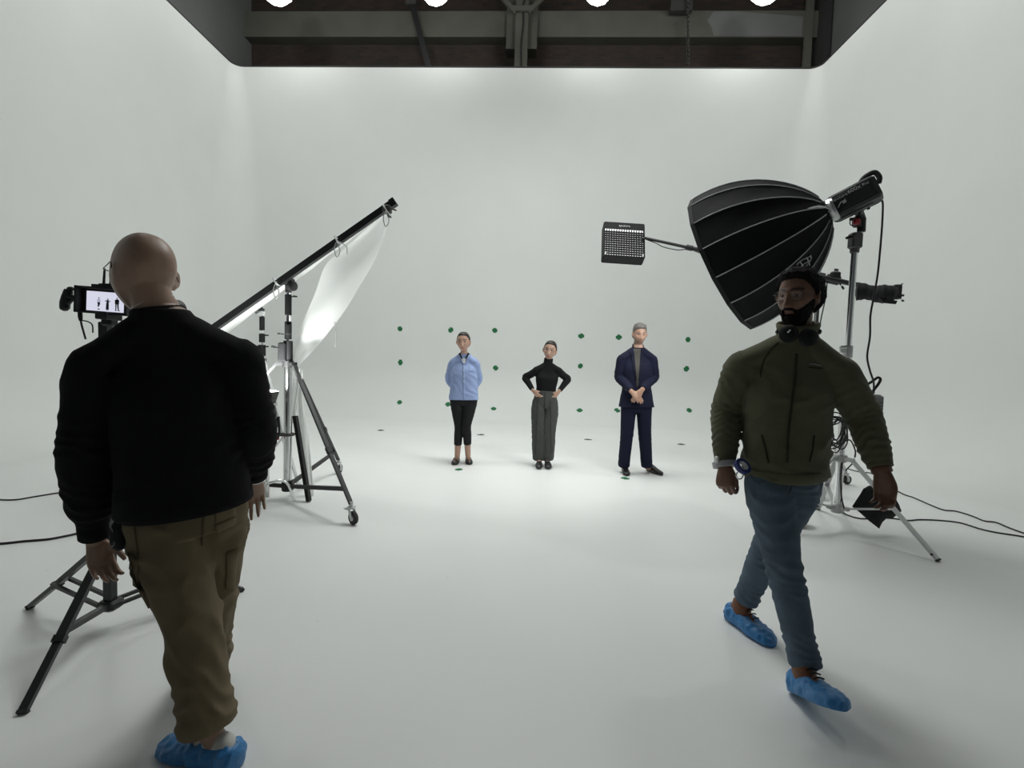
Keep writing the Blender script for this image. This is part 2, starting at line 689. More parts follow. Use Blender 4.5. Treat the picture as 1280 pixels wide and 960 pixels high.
# rear row of high lamps (their light is part of the lamp)
LAMPS = [(-5.49, 10.0), (-2.23, 10.0), (1.06, 10.0), (4.32, 10.0)]
LW = ['leftmost', 'second from left', 'third from left', 'rightmost']
for i, (lx, ly) in enumerate(LAMPS):
    lz = 8.68
    t = thing('hanging_lamp', 'glowing faceted white lamp hanging above the stage wall, %s of the four' % LW[i], 'lamp', (lx, ly, lz), 'overhead lamps')
    mb = MB()
    mb.lathe((lx, ly, lz - 0.16), (0, 0, 1), [(0.0, 0), (0.19, 0), (0.30, 0.13), (0.34, 0.33), (0.30, 0.50)], 8)
    obj('diffuser', mb, 'lamp_glow', t, smooth=False)
    mb = MB()
    mb.lathe((lx, ly, lz + 0.34), (0, 0, 1), [(0.31, 0), (0.32, 0.02), (0.2, 0.12), (0.14, 0.3), (0.0, 0.32)], 16)
    hard('housing', mb, 'steel_dark', t)
    mb = MB()
    mb.cyl((lx, ly, lz + 0.6), (lx, ly, 12.1), 0.02)
    obj('hanger', mb, 'steel_dark', t)
    o = area('lamp_light', (lx, ly, lz - 0.2), 0.5, RIG * 0.04, (lx, ly, 0))
    o.parent = t
    o.location = (0, 0, -0.2)

# ------------------------------------------------------------------ tracking markers
def cross_marker(name, label, c, n, updir, size, group, m='green_tape'):
    """two crossed scraps of tape lying on the surface at c"""
    n = nrm(n)
    u = nrm(np.cross(updir, n))
    v = np.cross(n, u)
    t = thing(name, label, 'marker', c, group)
    for k in range(2):
        a = random.uniform(-.25, .25) + (pi / 2) * k
        d = u * cos(a) + v * sin(a)
        e = np.cross(n, d)
        mb = MB()
        mb.box(np.asarray(c) + n * (0.002 + 0.0015 * k), (size * random.uniform(.85, 1.1), size * .52, 0.002), np.array([d, e, n]))
        obj('tape_strip', mb, m, t, smooth=False)
    return t


def on_back(px, py):
    """point on the stage's back wall or its cove at a pixel"""
    q = P(px, py, Y=YB)
    if q[2] >= RC:
        return q, np.array([0, -1.0, 0])
    d = nrm(q - CAM)
    c = np.array([YB - RC, RC])
    lo, hi = 6.0, 14.0
    o2 = np.array([CAM[1], CAM[2]])
    d2 = np.array([d[1], d[2]])
    bq = o2 - c
    A, B, Cc = d2 @ d2, 2 * bq @ d2, bq @ bq - RC * RC
    tt = (-B + sqrt(max(0, B * B - 4 * A * Cc))) / (2 * A)
    q = CAM + d * tt
    nn = np.array([0, c[0] - q[1], c[1] - q[2]])
    return q, nrm(nn)


wallm = [((500, 411), 'top row, first from left'), ((563.5, 412.5), 'top row, beside blue-shirted woman’s head'), ((618.5, 413), 'top row, right of the woman in blue'),
         ((726.5, 420), 'top row, right of the woman in black'), ((773.5, 421.5), 'top row, beside the suited man’s head'), ((860, 424.5), 'top row, far right'),
         ((500.5, 453), 'middle row, far left'), ((619.5, 460), 'middle row, right of the woman in blue'), ((725.5, 457.5), 'middle row, right of the woman in black'), ((858, 461), 'middle row, far right'),
         ((499.5, 503), 'bottom row, far left'), ((560, 505.5), 'bottom row, behind the blue-shirted woman’s leg'), ((617, 511), 'bottom row, right of the woman in blue'),
         ((724.5, 513), 'bottom row, right of the woman in black'), ((771.5, 513), 'bottom row, behind the suited man’s leg'), ((861.5, 513), 'bottom row, far right')]
for q, w_ in wallm:
    c, n = on_back(*q)
    cross_marker('tracking_marker', 'green cross on white wall, ' + w_, c, n, (0, 0, 1), 0.125, 'green crosses on the back wall')
for q, w_ in (((476, 538), 'far left, behind the first woman'), ((601, 543.5), 'second from left, behind the woman in blue'), ((735, 549.5), 'right of the woman in black'), ((851.5, 555.5), 'far right, behind the man in the suit')):
    cross_marker('floor_marker', 'dark tape mark on the floor, ' + w_, P(*q, z=0), (0, 0, 1), (0, 1, 0), 0.12, 'dark marks on the floor behind', 'dark_mark')
for q, w_ in (((573.5, 587), 'the woman in the blue shirt'), ((686, 584.5), 'the woman in the black turtleneck'), ((781.5, 598), 'the man in the navy suit')):
    cross_marker('floor_marker', 'green tape cross on the floor in front of ' + w_, P(*q, z=0), (0, 0, 1), (0, 1, 0), 0.10, 'green standing marks')
# ------------------------------------------------------------------ left: bounce frame and its stands


def caster(parent, c, out):
    """swivel caster whose wheel touches the floor under c"""
    c = np.asarray(c, float)
    out = nrm([out[0], out[1], 0])
    side = np.array([-out[1], out[0], 0])
    wc = np.array([c[0], c[1], 0.055]) + out * 0.03
    mb = MB()
    mb.cyl((c[0], c[1], c[2] + 0.02), (c[0], c[1], 0.135), 0.016)
    for s in (-1, 1):
        q = wc + side * s * 0.022
        mb.bar(q, (c[0] + side[0] * s * .022, c[1] + side[1] * s * .022, 0.135), 0.03, 0.005, side)
    mb.box((c[0], c[1], 0.135), (0.055, 0.06, 0.012))
    mb.box(wc + np.array([0, 0, .06]) - out * 0.075, (0.05, 0.045, 0.008), np.array([out, side, [0, 0, 1]]))
    cs = hard('caster', mb, 'silver_paint', parent)
    mb = MB()
    mb.lathe(wc - side * 0.016, side, [(0, 0), (0.04, 0), (0.052, .004), (0.055, .016), (0.052, .028), (0.04, .032), (0, .032)], 24)
    hard('wheel', mb, 'rubber', cs)
    mb = MB()
    mb.cyl(wc - side * 0.019, wc + side * 0.019, 0.024)
    hard('hub', mb, 'silver_paint', cs)


def knob(mb, c, d, r=0.016, l=0.04):
    c = np.asarray(c, float)
    d = nrm(d)
    mb.cyl(c, c + d * l * .6, r * .4)
    f = frame(d)
    mb.box(c + d * l, (r * 3.2, r * .9, l * .5), f, 0.003)


mat('matt_clamp', (0.010, 0.010, 0.011), .7, spec=.2)
SY = 4.3
sx = P(359.5, 600, Y=SY)[0]


def sz(y, x=360, Y=SY):
    return P(x, y, Y=Y)[2]


st = thing('wheeled_stand', 'tall black and chrome wheeled stand carrying the slanted white bounce frame', 'light stand', (sx, SY, 0))
zh, zcol, ztop = 0.13, sz(455), sz(352)
mb = MB()
mb.cyl((sx, SY, zh), (sx, SY, zcol + 0.03), 0.037, m=20)
obj('column', mb, 'chrome', st, sharp=40)
mb = MB()
mb.cyl((sx, SY, zcol), (sx, SY, ztop - 0.02), 0.022, m=16)
obj('riser', mb, 'chrome', st, sharp=40)
mb = MB()
for k in range(3):
    a = radians(-34.3 + 120 * k)
    d = np.array([cos(a), sin(a), 0])
    mb.bar((sx, SY, zcol), np.array([sx, SY, zcol]) + d * 0.11, 0.05, 0.03)
mb.cyl((sx, SY, zcol - 0.03), (sx, SY, zcol + 0.03), 0.05, m=20)
hard('collar', mb, 'black_metal', st)
mb = MB()
mb.cyl((sx, SY, zh - 0.05), (sx, SY, zh + 0.05), 0.052, m=20, bev=.008)
hard('lower_hub', mb, 'black_metal', st)
for k in range(3):
    a = radians(-34.3 + 120 * k)
    d = np.array([cos(a), sin(a), 0])
    top = np.array([sx, SY, zcol - 0.005]) + d * 0.10
    foot = np.array([sx, SY, 0.16]) + d * 0.985
    mb = MB()
    mb.bar(top, foot, 0.032, 0.022)
    lg = hard('leg', mb, 'dark_tube', st)
    mb = MB()
    q = top + (foot - top) * 0.62
    mb.bar(q, q + (foot - top) * 0.04, 0.042, 0.034)
    hard('leg_joint', mb, 'black_metal', lg)
    caster(lg, foot, d)
    q = top + (foot - top) * 0.90
    mb = MB()
    mb.bar(np.array([sx, SY, zh]) + d * 0.04, q, 0.026, 0.034)
    hard('brace', mb, 'black_metal', st)
mb = MB()
for y0, y1, r in ((368, 394, 0.029), (402, 424, 0.03), (426, 452, 0.040)):
    mb.cyl((sx, SY, sz(y1)), (sx, SY, sz(y0)), r, m=16, bev=.004)
mb.box((sx - 0.03, SY - 0.035, sz(440)), (0.07, 0.06, 0.17), None, 0.01)
mb.box((sx + 0.02, SY - 0.03, sz(412)), (0.04, 0.05, 0.09), None, 0.006)
knob(mb, (sx - 0.05, SY - 0.06, sz(436)), (-1, -.3, .3), 0.02, 0.05)
knob(mb, (sx + 0.03, SY, sz(371)), (1, -.3, .1), 0.014, 0.04)
knob(mb, (sx - 0.03, SY - .02, sz(418)), (-1, -.3, .1), 0.014, 0.04)
hard('clamp_collar', mb, 'matt_clamp', st)
mb = MB()
mb.cyl((sx, SY, sz(366)), (sx, SY, sz(356)), 0.027, m=16, bev=.004)
mb.lathe((sx + 0.05, SY - .03, sz(358)), (1, -.5, 0), [(0, -.03), (.045, -.03), (.045, .02), (.03, .03), (0, .03)], 20)
mb.box((sx, SY - 0.02, sz(352)), (0.11, 0.09, 0.06), None, 0.012)
hard('grip_head', mb, 'black_metal', st)
mb = MB()
mb.torus((sx, SY, sz(543)), (0, 0, 1), 0.05, 0.013, 24, 8)
mb.box((sx - 0.085, SY - .02, sz(543)), (0.08, 0.03, 0.03))
hard('band_clamp', mb, 'steel_dark', st)
mb = MB()
mb.lathe((sx - 0.085, SY - .05, sz(549)), (0, 0, 1), [(0, 0), (.028, 0), (.03, .02), (.024, .045), (0, .045)], 12)
hard('clamp_knob', mb, 'red_plastic', st, label='red clamp knob')

# bounce frame
bl, br_ = P(222, 442, Y=4.2), P(491, 254, Y=4.22)
fr = thing('bounce_frame', 'long slanted black frame bar stretched with bright white cloth, left of the cast', 'bounce frame', (bl + br_) / 2)
mb = MB()
mb.bar(bl, br_, 0.05, 0.055)
hard('frame_bar', mb, 'black_metal', fr)
for t_ in (0.0, 1.0):
    mb = MB()
    q = bl + (br_ - bl) * t_
    mb.bar(q - (br_ - bl) * 0.008, q + (br_ - bl) * 0.012, 0.062, 0.066)
    hard('end_cap', mb, 'black_plastic', fr)
far0, far1 = P(222, 465, Y=5.2), P(476, 268, Y=4.4)
mb = MB()
mb.bar(far0, far0 + (far1 - far0) * .02, 0.02, 0.02)
nn_, V = 26, []
nearA, nearB = P(222, 444, Y=4.2), P(484, 260, Y=4.2)
for i in range(nn_ + 1):
    t_ = i / nn_
    a, b = nearA + (nearB - nearA) * t_, far0 + (far1 - far0) * t_
    for j in range(9):
        u = j / 8
        q = a + (b - a) * u
        V.append(q + np.array([0, 0, -0.03 * sin(pi * u) + 0.006 * sin(t_ * 40 + 4 * u)]))
F = [(i * 9 + j, i * 9 + j + 1, (i + 1) * 9 + j + 1, (i + 1) * 9 + j) for i in range(nn_) for j in range(8)]
obj('stretched_cloth', (np.array(V), F), 'muslin', fr)
rowsB = [((485, 262), (490, 263)), ((455, 289), (479, 300)), ((428, 313), (466, 330)), ((407, 331), (450, 357)), ((394, 366), (432, 387)),
         ((380, 399), (410, 416)), ((368, 430), (388, 442)), ((365, 447), (374, 457)), ((364, 472), (374, 470)), ((362, 502), (373, 498)), ((362, 528), (370, 530))]
L_ = np.array([[*a] for a, b in rowsB], float)
R_ = np.array([[*b] for a, b in rowsB], float)
L_ = crom(np.c_[L_, np.zeros(len(L_))], 44)
R_ = crom(np.c_[R_, np.zeros(len(R_))], 44)
V = []
nw = 15
for i in range(44):
    for j in range(nw):
        u = j / (nw - 1)
        px_, py_ = L_[i, 0] + (R_[i, 0] - L_[i, 0]) * u, L_[i, 1] + (R_[i, 1] - L_[i, 1]) * u
        tight = sst(25, 43, i)
        V.append(P(px_, py_, Y=4.46 + 0.05 * sin(u * (5 + 6 * tight) + i * .12) + 0.03 * sin(u * 3 - i * .2) + 0.04 * tight * sin(u * 14 + i)))
F = [(i * nw + j, i * nw + j + 1, (i + 1) * nw + j + 1, (i + 1) * nw + j) for i in range(43) for j in range(nw - 1)]
obj('hanging_cloth', (np.array(V), F), 'muslin', fr)
rowsC = [((371, 460), (378, 462)), ((371, 500), (379, 500)), ((374, 550), (386, 548)), ((380, 590), (390, 590)), ((384, 624), (393, 624))]
L_ = crom(np.c_[np.array([a for a, b in rowsC], float), np.zeros(5)], 24)
R_ = crom(np.c_[np.array([b for a, b in rowsC], float), np.zeros(5)], 24)
V = [P(L_[i, 0] + (R_[i, 0] - L_[i, 0]) * j / 6, L_[i, 1] + (R_[i, 1] - L_[i, 1]) * j / 6, Y=4.43 + 0.02 * sin(j * 1.5 + i * .2)) for i in range(24) for j in range(7)]
F = [(i * 7 + j, i * 7 + j + 1, (i + 1) * 7 + j + 1, (i + 1) * 7 + j) for i in range(23) for j in range(6)]
obj('trailing_cloth', (np.array(V), F), 'muslin', fr)
for (x, y, dx) in ((346, 352, 10), (422, 300, 14), (483, 262, 5)):
    mb = MB()
    q = P(x, y, Y=4.16)
    mb.torus(q, br_ - bl, 0.042, 0.006, 16, 6)
    mb.tube([q, q + (-.02, -.02, -.07), q + (.0, -.02, -.15), q + (.03, -.02, -.1), q + (.0, -.01, -.02)], 0.004, 6, 24)
    obj('tie_cord', mb, 'silver_paint', fr)
for pts in ([P(418, 402, Y=4.42), P(420, 420, Y=4.42), P(419, 434, Y=4.42)], [P(424, 302, Y=4.16), P(433, 308, Y=4.16), P(434, 318, Y=4.16)]):
    mb = MB()
    mb.tube(pts, 0.004, 6, 10)
    obj('tie_cord', mb, 'silver_paint', fr)
mb = MB()
q = P(484, 262, Y=4.2)
mb.box(q, (0.07, 0.07, 0.07), None, .01)
knob(mb, q + np.array([.03, -.03, 0]), (1, -.4, -.3), .014, .05)
knob(mb, q + np.array([.01, -.03, -.03]), (.6, -.4, -1), .012, .05)
hard('end_clamp', mb, 'steel_dark', fr)
p0, p1 = P(369, 520, Y=4.36), P(386, 626, z=0.01)
mb = MB()
mb.bar(p0, p1, 0.055, 0.03, (1, 0, 0))
pl = thing('folded_pole', 'black flat pole leaning behind the chrome column, wrapped by white cloth', 'pole', p1)
hard('pole_body', mb, 'black_cloth', pl)
mb = MB()
mb.bar(p1 + (p0 - p1) * .008, p1 - (p0 - p1) * .008, 0.04, 0.026, (1, 0, 0))
hard('pole_foot', mb, 'steel_dark', pl)

# slim silver stand behind
CY = 4.95
cx = P(327.5, 470, Y=CY)[0]
cz = lambda y: P(328, y, Y=CY)[2]
cs = thing('silver_stand', 'slim silver stand with round grip head, behind the man in black sweater', 'light stand', (cx, CY, 0))
mb = MB()
mb.cyl((cx, CY, 0.14), (cx, CY, cz(450)), 0.026, m=16)
mb.cyl((cx, CY, cz(450)), (cx, CY, cz(396)), 0.016, m=16)
obj('column', mb, 'chrome', cs, sharp=40)
mb = MB()
for y0, y1, r in ((396, 413, 0.026), (417, 428, 0.03), (431, 445, 0.036)):
    mb.cyl((cx, CY, cz(y1)), (cx, CY, cz(y0)), r, m=14, bev=.005)
mb.box((cx - .05, CY - .03, cz(438)), (.06, .06, .1), None, .01)
knob(mb, (cx + .03, CY - .02, cz(420)), (1, -.3, .2), .014, .04)
knob(mb, (cx + .03, CY - .02, cz(434)), (1, -.3, .2), .014, .04)
hard('clamp_collar', mb, 'matt_clamp', cs)
mb = MB()
mb.lathe((cx, CY - .03, cz(390)), (0.1, -1, 0.1), [(0, -.03), (.052, -.03), (.055, -.02), (.055, .012), (.046, .02), (0, .024)], 24)
mb.box((cx, CY - .058, cz(390)), (.085, .01, .014), None, .003)
hard('grip_head', mb, 'chrome', cs)
for k in range(3):
    a = radians(-28 + 120 * k)
    d = np.array([cos(a), sin(a), 0])
    mb = MB()
    mb.bar(np.array([cx, CY, cz(451)]) + d * .04, np.array([cx, CY, 0.02]) + d * 0.62, 0.026, 0.014)
    lg = hard('leg', mb, 'silver_paint', cs)
    mb = MB()
    e = np.array([cx, CY, 0.0]) + d * 0.625
    mb.cyl(e, e + np.array([0, 0, .04]), .018)
    hard('rubber_foot', mb, 'rubber', lg)
    mb = MB()
    mb.bar(np.array([cx, CY, 0.16]), np.array([cx, CY, cz(451)]) + d * .04 + (d * .58 + np.array([0, 0, .02 - cz(451)])) * .6, 0.018, 0.01)
    hard('brace', mb, 'silver_paint', cs)
mb = MB()
mb.cyl((cx, CY, cz(453)), (cx, CY, cz(448)), 0.045, m=16)
hard('collar', mb, 'grey_plastic', cs)
mb = MB()
mb.cyl((cx, CY, .12), (cx, CY, .2), 0.038, m=16)
hard('lower_hub', mb, 'grey_plastic', cs)

# up-facing lamp behind the man in the sweater
UY = 4.02
ux = P(334, 560, Y=UY)[0]
uz = lambda y: P(334, y, Y=UY)[2]
ul = thing('uplight', 'small black lamp with bright white dish pointing up, beside chrome column', 'lamp', (ux, UY, uz(545)))
mb = MB()
mb.lathe((ux, UY, uz(506)), (0, 0, 1), [(.06, 0), (.095, uz(489) - uz(506)), (.09, uz(489) - uz(506)), (.055, .01)], 28)
obj('reflector', mb, 'steel_dark', ul)
mb = MB()
mb.lathe((ux, UY, uz(489) - .004), (0, 0, 1), [(0, .016), (.05, .013), (.088, .004), (.088, 0), (0, 0)], 28)
obj('lamp_face', mb, 'lamp_glow', ul)
mb = MB()
mb.torus((ux, UY, uz(505)), (0, 0, 1), .07, .012, 28, 8)
obj('ring', mb, 'silver_paint', ul)
mb = MB()
mb.lathe((ux, UY, uz(543)), (0, 0, 1), [(0, 0), (.05, 0), (.07, .05), (.075, .18), (.06, uz(507) - uz(543)), (0, uz(507) - uz(543))], 20)
mb.box((ux + .05, UY - .02, uz(528)), (.08, .1, .12), None, .02)
hard('lamp_body', mb, 'black_plastic', ul)
mb = MB()
mb.tube([(ux - .1, UY, uz(520)), (ux - .1, UY, uz(545)), (ux, UY, uz(552)), (ux + .1, UY, uz(545)), (ux + .1, UY, uz(520))], .01, 8, 20)
hard('yoke', mb, 'black_metal', ul)
o = area('uplight_beam', (ux, UY, uz(488)), 0.16, 30.0, P(348, 366, Y=4.6), spread=128)
o.parent = ul
o.location = Vector((ux, UY, uz(488))) - Vector((ux, UY, uz(545)))
us = thing('short_stand', 'small stand with bent metal foot holding the up-facing lamp', 'light stand', (ux, UY, 0))
mb = MB()
mb.cyl((ux, UY, .1), (ux, UY, uz(553)), .017)
obj('column', mb, 'chrome', us)
for k, a in enumerate((-75, 45, 165)):
    a = radians(a)
    d = np.array([cos(a), sin(a), 0])
    mb = MB()
    b0 = np.array([ux, UY, .22])
    mb.tube([b0, b0 + d * .1 + (0, 0, .01), b0 + d * .17 - (0, 0, .03), b0 + d * .23 - (0, 0, .2)], .012, 8, 16)
    obj('leg', mb, 'chrome', us)

# ------------------------------------------------------------------ left: camera on its tripod
TX, TYc = -2.02, 2.186
tips = [np.array([-1.856, 1.632, 0]), np.array([-2.583, 2.32, 0]), np.array([-1.62, 2.606, 0])]
zhub, zlt = P(137, 755, Y=TYc)[2], P(137, 682, Y=TYc)[2]
ztopc = P(134, 402, Y=2.16)[2]
tr = thing('camera_tripod', 'dark metal tripod with braced legs under the cinema camera', 'tripod', (TX, TYc, 0))
mb = MB()
mb.box((TX, TYc, (zhub + ztopc) / 2 + .0), (.042, .042, ztopc - zhub), frame((0, 0, 1)), .004)
hard('column', mb, 'dark_tube', tr)
mb = MB()
mb.box((TX, TYc, zhub), (.085, .085, .05), None, .012)
hard('lower_hub', mb, 'black_metal', tr)
mb = MB()
mb.box((TX, TYc, zlt + .01), (.09, .09, .07), None, .012)
hard('collar', mb, 'black_metal', tr)
for k, tp_ in enumerate(tips):
    top = np.array([TX, TYc, zlt]) + nrm(tp_ - np.array([TX, TYc, 0])) * .04
    mb = MB()
    d = tp_ - top
    mb.bar(top, top + d * .62, .034, .024)
    mb.bar(top + d * .6, tp_ + np.array([0, 0, .006]), .029, .02)
    lg = hard('leg', mb, 'dark_tube', tr)
    mb = MB()
    mb.bar(top + d * .585, top + d * .625, .042, .032)
    hard('leg_joint', mb, 'black_metal', lg)
    mb = MB()
    mb.bar(tp_ - d * .015 + np.array([0, 0, .003]), tp_ + np.array([0, 0, .003]), .034, .026)
    hard('rubber_foot', mb, 'rubber', lg)
    q = top + d * .56
    h = np.array([TX, TYc, zhub])
    side = nrm(np.cross(d, (0, 0, 1)))
    if k == 0:
        mb = MB()
        mb.bar(h, q, .03, .022)
        hard('brace', mb, 'dark_tube', tr)
    else:
        for s in (-1, 1):
            mb = MB()
            mb.bar(h + side * s * .035, q + side * s * .035, .016, .016)
            hard('brace', mb, 'dark_tube', tr)

MYc = 2.12
px2m = MYc / FPX


def M_(x, y, dy=0.0):
    return P(x, y, Y=MYc + dy)


rx_ = nrm(M_(157, 368) - M_(108, 364.2))
ux_ = nrm(np.cross(np.cross(rx_, nrm(M_(107, 388) - M_(108, 364))), rx_))
if ux_[2] < 0:
    ux_ = -ux_
ny_ = np.cross(rx_, ux_)          # towards +? made to face the viewer below
if ny_[1] > 0:
    ny_ = -ny_
RM = np.array([rx_, ux_, ny_])
cm = thing('cinema_camera', 'black cinema camera whose lit monitor shows three standing figures', 'camera', M_(131, 398))
mc = M_(132, 376.5)
mb = MB()
mb.box(mc - ny_ * .014, (.245, .118, .03), RM, .006)
hard('monitor', mb, 'black_plastic', cm)
mon = [o for o in cm.children if o.name.startswith('monitor')][0] if False else bpy.data.objects[[n for n in ORG if n.startswith('monitor')][-1]]
mb = MB()
for (cx_, cy_, sx_, sy_) in ((0, .056, .25, .008), (0, -.056, .25, .008), (-.118, 0, .014, .12), (.118, 0, .014, .12)):
    mb.box(mc + rx_ * cx_ + ux_ * cy_ + ny_ * .012, (sx_, sy_, .03), RM)
hard('sun_hood', mb, 'black_plastic', cm)
sc_ = M_(132.3, 377.3) + ny_ * .0022
sw, sh = .178, .088
mb = MB()
mb.box(sc_, (sw, sh, .0015), RM)
obj('screen', mb, 'screen', mon, smooth=False)


def blob(pts, m, nm='screen_picture'):
    """flat figure on the screen from (x, y) outlines in screen units"""
    mb_ = MB()
    for poly in pts:
        k_ = len(poly)
        V_ = [sc_ + rx_ * x * sw + ux_ * y * sh + ny_ * .0012 for x, y in poly] + [sc_ + rx_ * x * sw + ux_ * y * sh + ny_ * .0006 for x, y in poly]
        mb_.add(V_, [tuple(range(k_))[::-1], tuple(range(k_, 2 * k_))] + [(i, (i + 1) % k_, (i + 1) % k_ + k_, i + k_) for i in range(k_)])
    obj(nm, mb_, m, mon, smooth=False)


def rect(x, y, a, b):
    return [(x - a, y - b), (x + a, y - b), (x + a, y + b), (x - a, y + b)]


dk, gy, pa = [], [], []
# woman in the pale shirt, woman in black, man in the suit - as the monitor shows them
fx, f0 = -.17, -.36
pa.append([(fx - .045, .1), (fx + .03, .12), (fx + .055, .02), (fx + .03, -.05), (fx - .045, -.05)])
dk += [rect(fx + .0, .17, .012, .035), [(fx - .04, -.05), (fx + .035, -.05), (fx + .03, -.2), (fx - .02, -.2)], rect(fx - .01, -.24, .02, .04), rect(fx, -.4, .025, .025)]
fx = .06
dk += [rect(fx + .01, .135, .014, .035), [(fx - .03, .09), (fx + .04, .09), (fx + .03, -.04), (fx - .02, -.04)],
       [(fx - .03, .09), (fx - .075, .03), (fx - .03, -.02), (fx - .035, -.01), (fx - .055, .03), (fx - .02, .06)],
       [(fx + .03, .09), (fx + .085, .03), (fx + .03, -.03), (fx + .035, -.01), (fx + .06, .03), (fx + .03, .06)]]
gy.append([(fx - .03, -.04), (fx + .035, -.04), (fx + .04, -.39), (fx - .04, -.39)])
dk += [rect(fx - .015, -.41, .015, .015), rect(fx + .02, -.41, .015, .015)]
fx = .31
dk += [rect(fx + .0, .215, .013, .035), [(fx - .055, .13), (fx - .01, .17), (fx + .03, .17), (fx + .06, .13), (fx + .055, -.08), (fx - .05, -.08)],
       [(fx - .04, -.08), (fx - .005, -.08), (fx - .01, -.4), (fx - .035, -.4)], [(fx + .005, -.08), (fx + .045, -.08), (fx + .06, -.4), (fx + .03, -.4)], rect(fx - .025, -.41, .02, .02), rect(fx + .055, -.41, .025, .02)]
blob(dk, 'screen_dark')
blob(gy, 'screen_grey')
blob(pa, 'screen_pale')
# grip, arm
g = [M_(*q) for q in ((85.5, 361.5), (85, 366), (83, 372), (81.5, 378), (81, 384), (82, 388.5))]
mb = MB()
mb.tube(g, np.interp(np.linspace(0, 1, 24), [0, .1, .3, .6, .9, 1], [.014, .018, .019, .02, .019, .008]), 14, 24)
mb.ell(M_(88.5, 361), (.016, .014, .010), None, 8, 10)
hard('hand_grip', mb, 'black_plastic', cm)
mb = MB()
mb.tube([M_(83.5, 369), M_(90, 371.5), M_(96, 372.2), M_(100.5, 372.2)], [.017, .012, .006, .007], 10)
mb.tube([M_(83, 379), M_(88, 376), M_(93, 373)], [.015, .01, .006], 10)
hard('grip_arm', mb, 'black_metal', cm)
for (x0, y0, x1, y1) in ((130.8, 335.5, 129.5, 359), (138.4, 338, 138.2, 360)):
    mb = MB()
    mb.tube([M_(x1, y1), M_(x1 * .6 + x0 * .4, y1 * .6 + y0 * .4), M_(x0, y0)], [.0062, .0052, .0042], 8)
    hard('antenna', mb, 'black_plastic', cm)
mb = MB()
mb.bar(M_(116, 359.2), M_(148, 361), .016, .03, (0, 0, 1))
mb.bar(M_(124, 357), M_(147, 357.6), .006, .02, (0, 0, 1))
for x in (129.5, 138.4, 146.5):
    mb.bar(M_(x, 357), M_(x, 362), .012, .012, (0, 1, 0))
hard('top_rail', mb, 'black_metal', cm)
mb = MB()
mb.box(M_(136, 395.2), (.055, .035, .09), np.array([rx_, [0, 0, 1], [0, 1, 0]]), .004)
mb.box(M_(137, 401, .03), (.05, .05, .05), None, .008)
hard('mount_plate', mb, 'black_metal', cm)
mb = MB()
mb.box(mc + np.array([.035, .14, .0]), (.13, .19, .115), None, .012)
mb.cyl(mc + np.array([.035, .23, .0]), mc + np.array([.035, .40, .0]), .05, .055, 20, .006)
hard('camera_body', mb, 'black_plastic', cm)
mb = MB()
mb.tube([M_(100, 388), M_(100.3, 396), M_(101, 401)], [.009, .009, .007], 10)
mb.tube([M_(101, 401), M_(102.5, 408), M_(104.5, 415), M_(107, 424)], .004, 8, 16)
mb.tube([M_(102, 400.5), M_(108, 401.5), M_(113.5, 404), M_(115.8, 408), M_(116, 416)], .0028, 8, 20)
hard('monitor_cable', mb, 'cable_black', cm)

# ------------------------------------------------------------------ right: key light on its stand
RX, RY = 2.605, 4.12
rz = lambda y, x=1060: P(x, y, Y=RY)[2]
ks = thing('roller_stand', 'tall silver stand holding the big black softbox, behind the walking man', 'light stand', (RX, RY, 0))
zA, zB = .2, rz(573)
mb = MB()
mb.cyl((RX, RY, .16), (RX, RY, rz(440)), .031, m=18)
obj('column', mb, 'chrome', ks, sharp=40)
mb = MB()
mb.cyl((RX, RY, rz(440)), (RX, RY, rz(312)), .024, m=18)
obj('riser', mb, 'chrome', ks, sharp=40)
mb = MB()
mb.cyl((RX, RY, rz(447)), (RX, RY, rz(432)), .036, m=18, bev=.005)
mb.box((RX - .05, RY - .02, rz(437)), (.045, .03, .06), None, .006)
knob(mb, (RX - .03, RY - .03, rz(436)), (-1, -.6, .1), .016, .05)
hard('riser_collar', mb, 'silver_paint', ks)
feet = [P(1173, 702, z=0), P(1022, 637, z=0), np.array([RX - .66, RY - .18, 0])]
mb = MB()
mb.cyl((RX, RY, zB - .03), (RX, RY, zB + .03), .05, m=18, bev=.006)
for e in feet:
    d = nrm(e - np.array([RX, RY, 0]))
    mb.bar((RX, RY, zB), np.array([RX, RY, zB]) + d * .1, .05, .03)
hard('collar', mb, 'silver_paint', ks)
mb = MB()
mb.cyl((RX, RY, zA - .05), (RX, RY, zA + .03), .045, m=18, bev=.006)
for e in feet:
    d = nrm(e - np.array([RX, RY, 0]))
    mb.bar((RX, RY, zA), np.array([RX, RY, zA]) + d * .09, .04, .03)
hard('lower_hub', mb, 'silver_paint', ks)
mids = []
for e in feet:
    d = nrm(e - np.array([RX, RY, 0]))
    top = np.array([RX, RY, zB]) + d * .09
    e = e + np.array([0, 0, .008])
    mb = MB()
    mb.bar(top, e, .04, .02)
    lg = hard('leg', mb, 'silver_paint', ks)
    mb = MB()
    mb.bar(e + (top - e) * .012, e - (top - e) * .004, .042, .022)
    mb.cyl(e + (top - e) * .06 - np.array([.014, .012, 0]), e + (top - e) * .06 + np.array([.014, .012, 0]) * -1.8, .008)
    hard('rubber_foot', mb, 'rubber', lg)
    q = top + (e - top) * .52
    mids.append(q)
    mb = MB()
    mb.bar(np.array([RX, RY, zA]) + d * .07, q, .034, .014)
    hard('brace', mb, 'silver_paint', ks)

